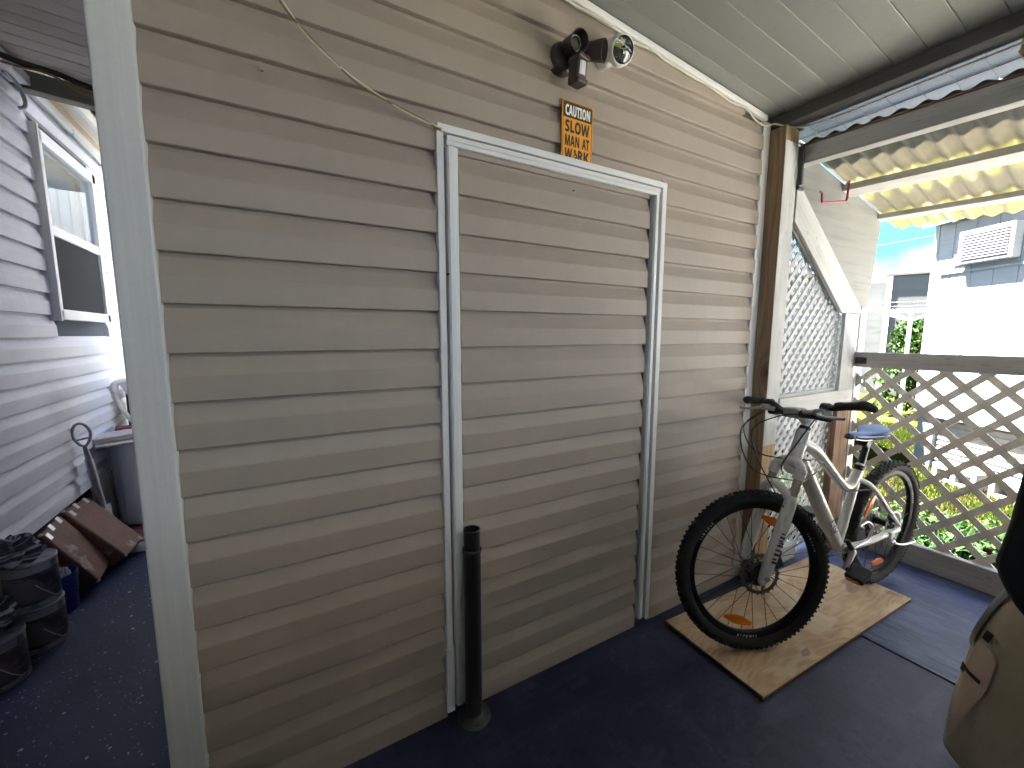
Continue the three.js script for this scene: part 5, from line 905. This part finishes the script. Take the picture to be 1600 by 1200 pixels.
// ---------------------------------------------------------------- the cream cart at the right edge
{
  const t = thing('golf_cart', 'cream golf cart nose with black trim and padding at the bottom right corner', 'golf cart', [2.1, 0, 1.7]);
  // front profile: how far the nose reaches (z) at each height, and its side wall at x
  const prof = [[0.09, 0.903], [0.22, 0.907], [0.35, 0.922], [0.455, 0.935], [0.51, 0.948], [0.575, 0.968], [0.625, 0.995], [0.66, 1.045], [0.675, 1.13]];
  const outline = (y, zf, k) => { // plan outline at this height, k in 0..1: along the flank, round the corner, across the nose
    const X0 = 1.545 + 0.04 * Math.max(0, (y - 0.45) / 0.2) ** 2, r = 0.13;
    if (k < 0.35) { const s = k / 0.35; return [X0, mix(2.6, zf + r + 0.10, s)]; }
    if (k < 0.75) { const s = (k - 0.35) / 0.4, a = s * Math.PI / 2; return [X0 + r * 1.1 * (1 - Math.cos(a)), zf + (r + 0.10) * (1 - Math.sin(a))]; }
    const s = (k - 0.75) / 0.25; return [mix(X0 + r * 1.1, 2.68, s), zf + 0.03 * s * s];
  };
  const shell = (k0, k1, y0, y1, off, nk = 60, ny = 26) => {
    const pos = [], uv = [], idx = [], c = new THREE.SplineCurve(prof.map((p) => new THREE.Vector2(p[0], p[1])));
    const zAt = (y) => { let i = 0; while (i < prof.length - 2 && prof[i + 1][0] < y) i++; const q = clamp((y - prof[i][0]) / (prof[i + 1][0] - prof[i][0])); const a = prof[Math.max(0, i - 1)], b = prof[i], d = prof[i + 1], e = prof[Math.min(prof.length - 1, i + 2)]; const m0 = (d[1] - a[1]) / (d[0] - a[0] || 1) * (d[0] - b[0]), m1 = (e[1] - b[1]) / (e[0] - b[0] || 1) * (d[0] - b[0]); return b[1] * (1 + 2 * q) * (1 - q) ** 2 + m0 * q * (1 - q) ** 2 + d[1] * q * q * (3 - 2 * q) + m1 * q * q * (q - 1); };
    const P = (k, y) => { const o = outline(y, zAt(y), k); return V(o[0], y, o[1]); };
    for (let i = 0; i <= ny; i++) for (let j = 0; j <= nk; j++) {
      const y = mix(y0(j / nk), y1(j / nk), i / ny), k = mix(k0(i / ny), k1(i / ny), j / nk), p = P(k, y), e = 0.004, dk = P(k + e, y).sub(P(k - e, y)), dy = P(k, y + e).sub(P(k, y - e)), n = dk.cross(dy).normalize();
      n.negate(); p.addScaledVector(n, off); pos.push(p.x, p.y, p.z); uv.push(k * 1.5, y);
    }
    for (let i = 0; i < ny; i++) for (let j = 0; j < nk; j++) { const a = i * (nk + 1) + j, b = a + 1, d = a + nk + 1, f = d + 1; idx.push(a, d, b, b, d, f); }
    const g = new THREE.BufferGeometry(); g.setAttribute('position', new THREE.Float32BufferAttribute(pos, 3)); g.setAttribute('uv', new THREE.Float32BufferAttribute(uv, 2)); g.setIndex(idx); g.computeVertexNormals(); return strip(g);
  };
  const c = (v) => () => v;
  const body = part('body', [shell(c(0.02), c(1), c(0.09), c(0.675), 0, 90, 40), bx(1.60, 2.66, 0.655, 0.675, 1.13, 2.6, 'x', 0.004)], M.cartCream, t);
  // long narrow headlight let into the corner
  part('headlight', shell((v) => mix(0.635, 0.555, Math.min(1, v * 1.4) ** 0.7), (v) => 0.643 + 0.03 * Math.sin(v * Math.PI), c(0.13), (q) => 0.445 + 0.018 * Math.sin(q * Math.PI), 0.005, 12, 30), M.cartLens, t);
  for (const [k, y, w] of [[0.655, 0.350, 0.012], [0.61, 0.478, 0.013]]) part('lens_clip', shell(c(k - w * 1.2), c(k + w * 1.2), c(y), c(y + 0.026), 0.011, 4, 4), M.cartBlack, t);
  part('lens_bar', shell(c(0.575), c(0.65), c(0.358), c(0.370), 0.008, 8, 3), M.cartGrey, t);
  // rubber edge along the top of the nose
  part('rubber_edge', shell(c(0.665), c(0.85), c(0.43), c(0.640), 0.006, 20, 20), M.cartGrey, t);
  // padded black cowl above
  const cw = new THREE.Shape(); cw.moveTo(0.966, 0.735); cw.lineTo(0.9785, 0.83); cw.lineTo(0.992, 1.03); cw.quadraticCurveTo(1.0, 1.10, 1.06, 1.10); cw.lineTo(1.5, 1.08); cw.lineTo(1.5, 0.60); cw.lineTo(1.10, 0.585); cw.quadraticCurveTo(1.03, 0.60, 0.998, 0.655); cw.quadraticCurveTo(0.970, 0.70, 0.966, 0.735);
  const cg = strip(new THREE.ExtrudeGeometry(cw, { depth: 0.95, bevelEnabled: true, bevelThickness: 0.02, bevelSize: 0.015, bevelSegments: 4, curveSegments: 16 })); cg.rotateY(Math.PI / 2); cg.scale(1, 1, -1);
  { const p = cg.attributes.position; for (let i = 0; i < p.count; i += 3) { const a = V().fromBufferAttribute(p, i + 1), b = V().fromBufferAttribute(p, i + 2); p.setXYZ(i + 1, b.x, b.y, b.z); p.setXYZ(i + 2, a.x, a.y, a.z); } cg.computeVertexNormals(); cg.translate(1.545, 0, 0.022); }
  part('padded_cowl', cg, M.cartBlack, t, t, 'black padded cowl');
  part('marker_stud', [cyl([1.56, 0.745, 0.962], [1.56, 0.745, 0.948], 0.008, 0.006, 10)], M.red, t);
  part('seat', [bx(1.62, 2.6, 0.70, 0.82, 1.9, 2.4, 'x', 0.04), bx(1.62, 2.6, 0.80, 1.25, 2.38, 2.48, 'x', 0.04)], M.cartBlack, t);
  for (const [x, z] of [[1.62, 1.35], [2.60, 1.35], [1.62, 2.5], [2.60, 2.5]]) { const w = part('wheel', cyl([x - 0.06, 0.2, z], [x + 0.06, 0.2, z], 0.195, 0.195, 28), M.rubber, t); }
}
// ---------------------------------------------------------------- outside: neighbour's house, buildings, garden
{
  const c = V(6.52, GY, -0.47), u = V(0.49, 0, -0.87).normalize(), n = V(-0.87, 0, -0.49).normalize();
  // wall coordinates: s along u (positive = away), y up, d out from the wall
  const m = new THREE.Matrix4().makeBasis(u, V(0, 1, 0), u.clone().cross(V(0, 1, 0))); m.setPosition(c.x, 0, c.z);
  const out = u.clone().cross(V(0, 1, 0)).dot(n);              // +1 if local z points outwards
  const sg = Math.sign(out), W = (g) => { g = merge(g).clone(); g.applyMatrix4(m); return g; };
  const wb = (s0, s1, y0, y1, d0, d1, gr = 'y', r = 0) => bx(s0, s1, y0, y1, sg > 0 ? d0 : -d1, sg > 0 ? d1 : -d0, gr, r);
  const t = thing('neighbour_house', 'white panelled mobile home across the lawn with an air conditioner in its wall', 'house', [6.5, GY, 1]);
  for (let k = 0; k < 36; k++) { const a = 0.115 - k * 0.203; part('wall_panel', W(wb(a - 0.1995, a, 0.385, 2.60, 0.0, 0.012 + rr(0, 0.002), 'y', 0.003)), M.neighbour, t); }
  part('wall_core', W([wb(-7.2, 0.11, 0.385, 2.60, -3.4, -0.002)]), M.concrete, t);
  part('corner_trim', W(wb(0.075, 0.128, 0.385, 2.60, 0.0125, 0.022, 'y', 0.003)), M.neighbour, t);
  part('roof', W([wb(-7.4, 0.16, 2.60, 2.68, -3.6, 0.145, 'x', 0.006), wb(-7.4, 0.16, 2.50, 2.60, 0.128, 0.145, 'x', 0.003)]), M.neighbour, t);
  part('belt_trim', W(wb(-7.2, 0.11, 0.365, 0.41, 0.013, 0.032, 'x', 0.004)), M.neighbour, t);
  for (let k = 0; k < 6; k++) part('skirting_panel', W([wb(-1.15 * k - 1.12, -1.15 * k, GY, 0.36, -0.06, -0.045, 'x', 0), ...Array.from({ length: 9 }, (_, i) => wb(-1.15 * k - 1.12, -1.15 * k, GY + 0.06 + i * 0.062, GY + 0.085 + i * 0.062, -0.0449, -0.038, 'x', 0))]), M.block, t);
  part('corner_pier', W(wb(-0.10, 0.09, GY, 0.36, -0.04, 0.0, 'y', 0.006)), M.neighbour, t);
  const ac = part('air_conditioner', W([wb(-0.70, -0.21, 2.035, 2.375, 0.0145, 0.10, 'x', 0.008)]), M.neighbour, t, t, 'window air conditioner in the wall');
  part('air_grille', W([wb(-0.665, -0.25, 2.065, 2.345, 0.1002, 0.1015, 'x', 0)]), M.grille, t, ac);
  for (let i = 0; i < 10; i++) part('grille_slat', W(wb(-0.66, -0.255, 2.075 + i * 0.027, 2.088 + i * 0.027, 0.1018, 0.108, 'x', 0.002)), M.grilleSlat, t, ac);
  part('filler_panel', W(wb(-0.209, -0.115, 2.04, 2.37, 0.0145, 0.026, 'y', 0.002)), M.neighbour, t, ac);
  part('support_batten', W(wb(-0.85, 0.02, 1.962, 1.985, 0.0145, 0.03, 'x', 0.002)), M.neighbour, t);
}
{
  const t = thing('hall_building', 'big grey flat-roofed building with streaked panels behind the clothes dryer', 'building', [15, GY, -5]);
  // front faces the viewer; corner at the left
  const place = (g) => { g = merge(g).clone(); g.rotateY(-1.30); return g.translate(13.3, 0, -3.18); };      // local x runs to the right, z out
  const w = part('wall_core', place(bx(0, 9, GY, 2.72, -8, -0.02)), M.concrete, t);
  for (let i = 0; i < 7; i++) { part('wall_panel', place(bx(0.02 + i * 1.22, 1.225 + i * 1.22, 0.95, 2.74, -0.019, 0.0, 'y', 0.004)), M.concrete, t); part('wall_panel', place(bx(0.02 + i * 1.22, 1.225 + i * 1.22, GY, 0.935, -0.019, -0.004, 'y', 0.004)), M.concrete, t); }
  part('side_wing', place(bx(-0.95, -0.031, GY, 2.62, -6, -0.25, 'y')), M.concrete, t); part('corner_board', place(bx(-0.03, 0.075, GY, 2.78, -0.10, 0.03, 'y', 0.004)), M.cream, t);
  part('roof_edge', place(bx(-0.05, 9, 2.745, 2.80, -8, 0.05, 'x', 0.004)), M.concrete, t);
}
{
  const t = thing('white_outbuilding', 'white boarded outbuilding seen through the fine lattice', 'shed', [6.4, GY, -3]);
  const place = (g) => { g = merge(g).clone(); g.rotateY(-0.62); return g.translate(5.2, 0, -2.0); };
  for (let i = 0; i < 14; i++) part('wall_board', place(bx(-0.9 + i * 0.152, -0.9 + i * 0.152 + 0.146, GY, 1.98, 0, 0.02, 'y', 0.004)), M.neighbour, t);
  part('wall_core', place(bx(-0.89, 1.22, GY, 1.97, -1.8, -0.004)), M.neighbour, t);
  part('roof', place(bx(-1.0, 1.32, 1.985, 2.05, -1.9, 0.14, 'x', 0.006)), M.concrete, t);
}
{
  const p = V(9.62, GY, -1.61), t = thing('clothes_dryer', 'white rotary clothes dryer on a pole in front of the grey building', 'clothes dryer', [p.x, GY, p.z]);
  part('pole', cyl([p.x, GY, p.z], [p.x, 1.71, p.z], 0.032, 0.028, 12), M.frameWhite, t);
  for (let k = 0; k < 4; k++) { const a = 0.35 + k * Math.PI / 2, e = V(p.x + 0.95 * Math.cos(a), 1.84, p.z + 0.95 * Math.sin(a)); part('arm', [cyl([p.x, 1.54, p.z], e, 0.020, 0.016, 8), cyl([p.x, 1.70, p.z], [p.x + 0.5 * Math.cos(a), 1.695, p.z + 0.5 * Math.sin(a)], 0.011, 0.011, 6)], M.frameWhite, t); }
  for (const q of [0.6, 0.93]) { const pts = [0, 1, 2, 3].map((k) => { const a = 0.35 + k * Math.PI / 2; return V(p.x + q * Math.cos(a), 1.54 + 0.30 * q / 0.95, p.z + q * Math.sin(a)); }); part('line', pts.map((a, i) => cyl(a, pts[(i + 1) % 4], 0.0009, 0.0009, 4)), M.frameWhite, t); }
}
single('power_line', tube([[14, 3.6, -9], [10.2, 3.02, -2.2], [8.0, 2.78, 0.6], [6.6, 2.74, 2.0]], 0.007, 5, 40), M.black, 'black overhead cable crossing the sky to the white house', 'cable', [9, 3, -1]);
// foliage ---------------------------------------------------------------------
function leafGeo(l, w) { const g = new THREE.BufferGeometry(); g.setAttribute('position', new THREE.Float32BufferAttribute([0, 0, 0, w / 2, l * 0.42, 0.10 * l, 0, l, 0, 0, 0, 0, 0, l, 0, -w / 2, l * 0.42, 0.10 * l], 3)); g.setAttribute('uv', new THREE.Float32BufferAttribute([0, 0, 1, .5, .5, 1, 0, 0, .5, 1, 0, .5], 2)); g.computeVertexNormals(); return g; }
function scatter(name, geo, m, list, root) {
  const o = new THREE.InstancedMesh(geo, m, list.length), d = new THREE.Object3D(), col = new THREE.Color();
  list.forEach((q, i) => { d.position.copy(q.p); d.rotation.set(q.rx, q.ry, q.rz, 'YXZ'); d.scale.setScalar(q.s); d.updateMatrix(); o.setMatrixAt(i, d.matrix); if (q.c) o.setColorAt(i, col.setRGB(...q.c)); });
  o.name = name; finish(o); o.frustumCulled = false; (root ?? scene).add(o); return o;
}
{ // a climber over the corner of the grey building
  const t = thing('green_bush', 'bright green leafy bush between the clothes dryer and the white house', 'bush', [10.4, GY, -1.55]);
  const list = []; for (let i = 0; i < 3600; i++) { const a = rr(0, 6.283), h = Math.pow(rnd(), 0.8) * 1.75, r = (0.62 + 0.16 * Math.sin(a * 3 + h * 4)) * Math.sqrt(rnd()) * (1 - 0.45 * Math.pow(h / 1.75, 3)), k = rr(0.5, 1.5); list.push({ p: V(r * Math.cos(a), h + 0.05, r * Math.sin(a)), rx: rr(-1.2, 1.2), ry: rr(0, 6.28), rz: rr(-1, 1), s: rr(0.7, 1.4), c: [0.012 * k, 0.028 * k, 0.005 * k] }); }
  const wm = M.leafLight.clone(); wm.color.setRGB(1, 1, 1); scatter('crown', leafGeo(0.10, 0.06), wm, list, t).userData.kind = 'stuff';
  part('stem', [0, 1, 2, 3, 4].map((k) => cyl([10.4, GY, -1.55], [10.4 + 0.3 * Math.cos(k * 1.3), 1.0, -1.55 + 0.3 * Math.sin(k * 1.3)], 0.02, 0.008, 6)), M.lumberRed, t);
}
{ // lawn blades near the porch, and low weeds along the fence
  const list = []; for (let i = 0; i < 90000; i++) { const x = 3.16 + Math.pow(rnd(), 1.3) * 6, z = rr(-2.6, 1.2), k = rr(0.6, 1.45), dry = fbm((x % 5) / 5, ((z + 5) % 5) / 5, 6, 6, 3) > 0.56 && rnd() < 0.6; list.push({ p: V(x, GY, z), rx: rr(-0.5, 0.5), ry: rr(0, 6.28), rz: rr(-0.5, 0.5), s: rr(0.5, 1.2), c: dry ? [0.038 * k, 0.031 * k, 0.012 * k] : [0.021 * k, 0.030 * k, 0.0055 * k] }); }
  const bm = M.blade.clone(); bm.color.setRGB(1, 1, 1);
  const g = scatter('grass', leafGeo(0.055, 0.008), bm, list); g.userData = { label: 'short lawn grass between the porch and the white house', category: 'grass', kind: 'stuff' };
  const wl = []; const clumps = []; for (let i = 0; i < 70; i++) clumps.push([3.2 + Math.pow(rnd(), 1.2) * 1.0, rr(-0.6, 1.1), rr(0.10, 0.22), rr(0.10, 0.30)]);
  for (let i = 0; i < 16000; i++) { const q = clumps[Math.floor(rnd() * clumps.length)], a = rr(0, 6.283), r = q[2] * Math.sqrt(rnd()), k = rr(0.5, 1.5); wl.push({ p: V(q[0] + r * Math.cos(a), GY + q[3] * Math.pow(rnd(), 0.7), q[1] + r * Math.sin(a)), rx: rr(0.2, 1.5), ry: rr(0, 6.28), rz: rr(-0.4, 0.4), s: rr(0.6, 1.5), c: [0.012 * k, 0.030 * k, 0.008 * k] }); }
  const wm = M.leaf.clone(); wm.color.setRGB(1, 1, 1);
  const w = scatter('weeds', leafGeo(0.05, 0.028), wm, wl); w.userData = { label: 'broad leaved green weeds growing along the foot of the lattice railing', category: 'weeds', kind: 'stuff' };
}
// cinder blocks and a downspout foot by the neighbour's corner
for (const [x, z, r, k] of [[6.02, -0.02, 0.5, 'pale concrete block lying on the lawn by the corner of the white house'], [5.84, 0.42, 0.45, 'pale concrete block on the lawn under the air conditioner']]) {
  const g = merge([bx(-0.2, 0.2, 0, 0.045, -0.1, 0.1), bx(-0.2, 0.2, 0.145, 0.19, -0.1, 0.1), bx(-0.2, -0.155, 0.045, 0.145, -0.1, 0.1), bx(0.155, 0.2, 0.045, 0.145, -0.1, 0.1), bx(-0.022, 0.022, 0.045, 0.145, -0.1, 0.1)]).clone(); g.rotateY(r + 0.6); g.translate(x, GY, z); single('concrete_block', g, M.block, k, 'block', [x, GY, z]);
}
{ // pale outbuilding added beyond the passage for its reflection in the window
  const t = thing('added_back_shed', 'pale blue outbuilding added behind the shed to be mirrored in the window pane', 'shed', [0.6, GY, -5.4]);
  for (let i = 0; i < 9; i++) part('wall_board', bx(-0.225, -0.205, GY, 3.5, -6.6 + i * 0.29, -6.6 + i * 0.29 + 0.284, 'y', 0.004), M.concrete, t);
  part('wall_core', bx(-0.204, 1.8, GY, 3.5, -6.6, -4.0), M.paintWood, t); part('roof', bx(-0.28, 1.9, 3.501, 3.56, -6.7, -3.9, 'z', 0.004), M.concrete, t);
}
camera.far = 600; camera.updateProjectionMatrix();
renderer.render(scene, camera);
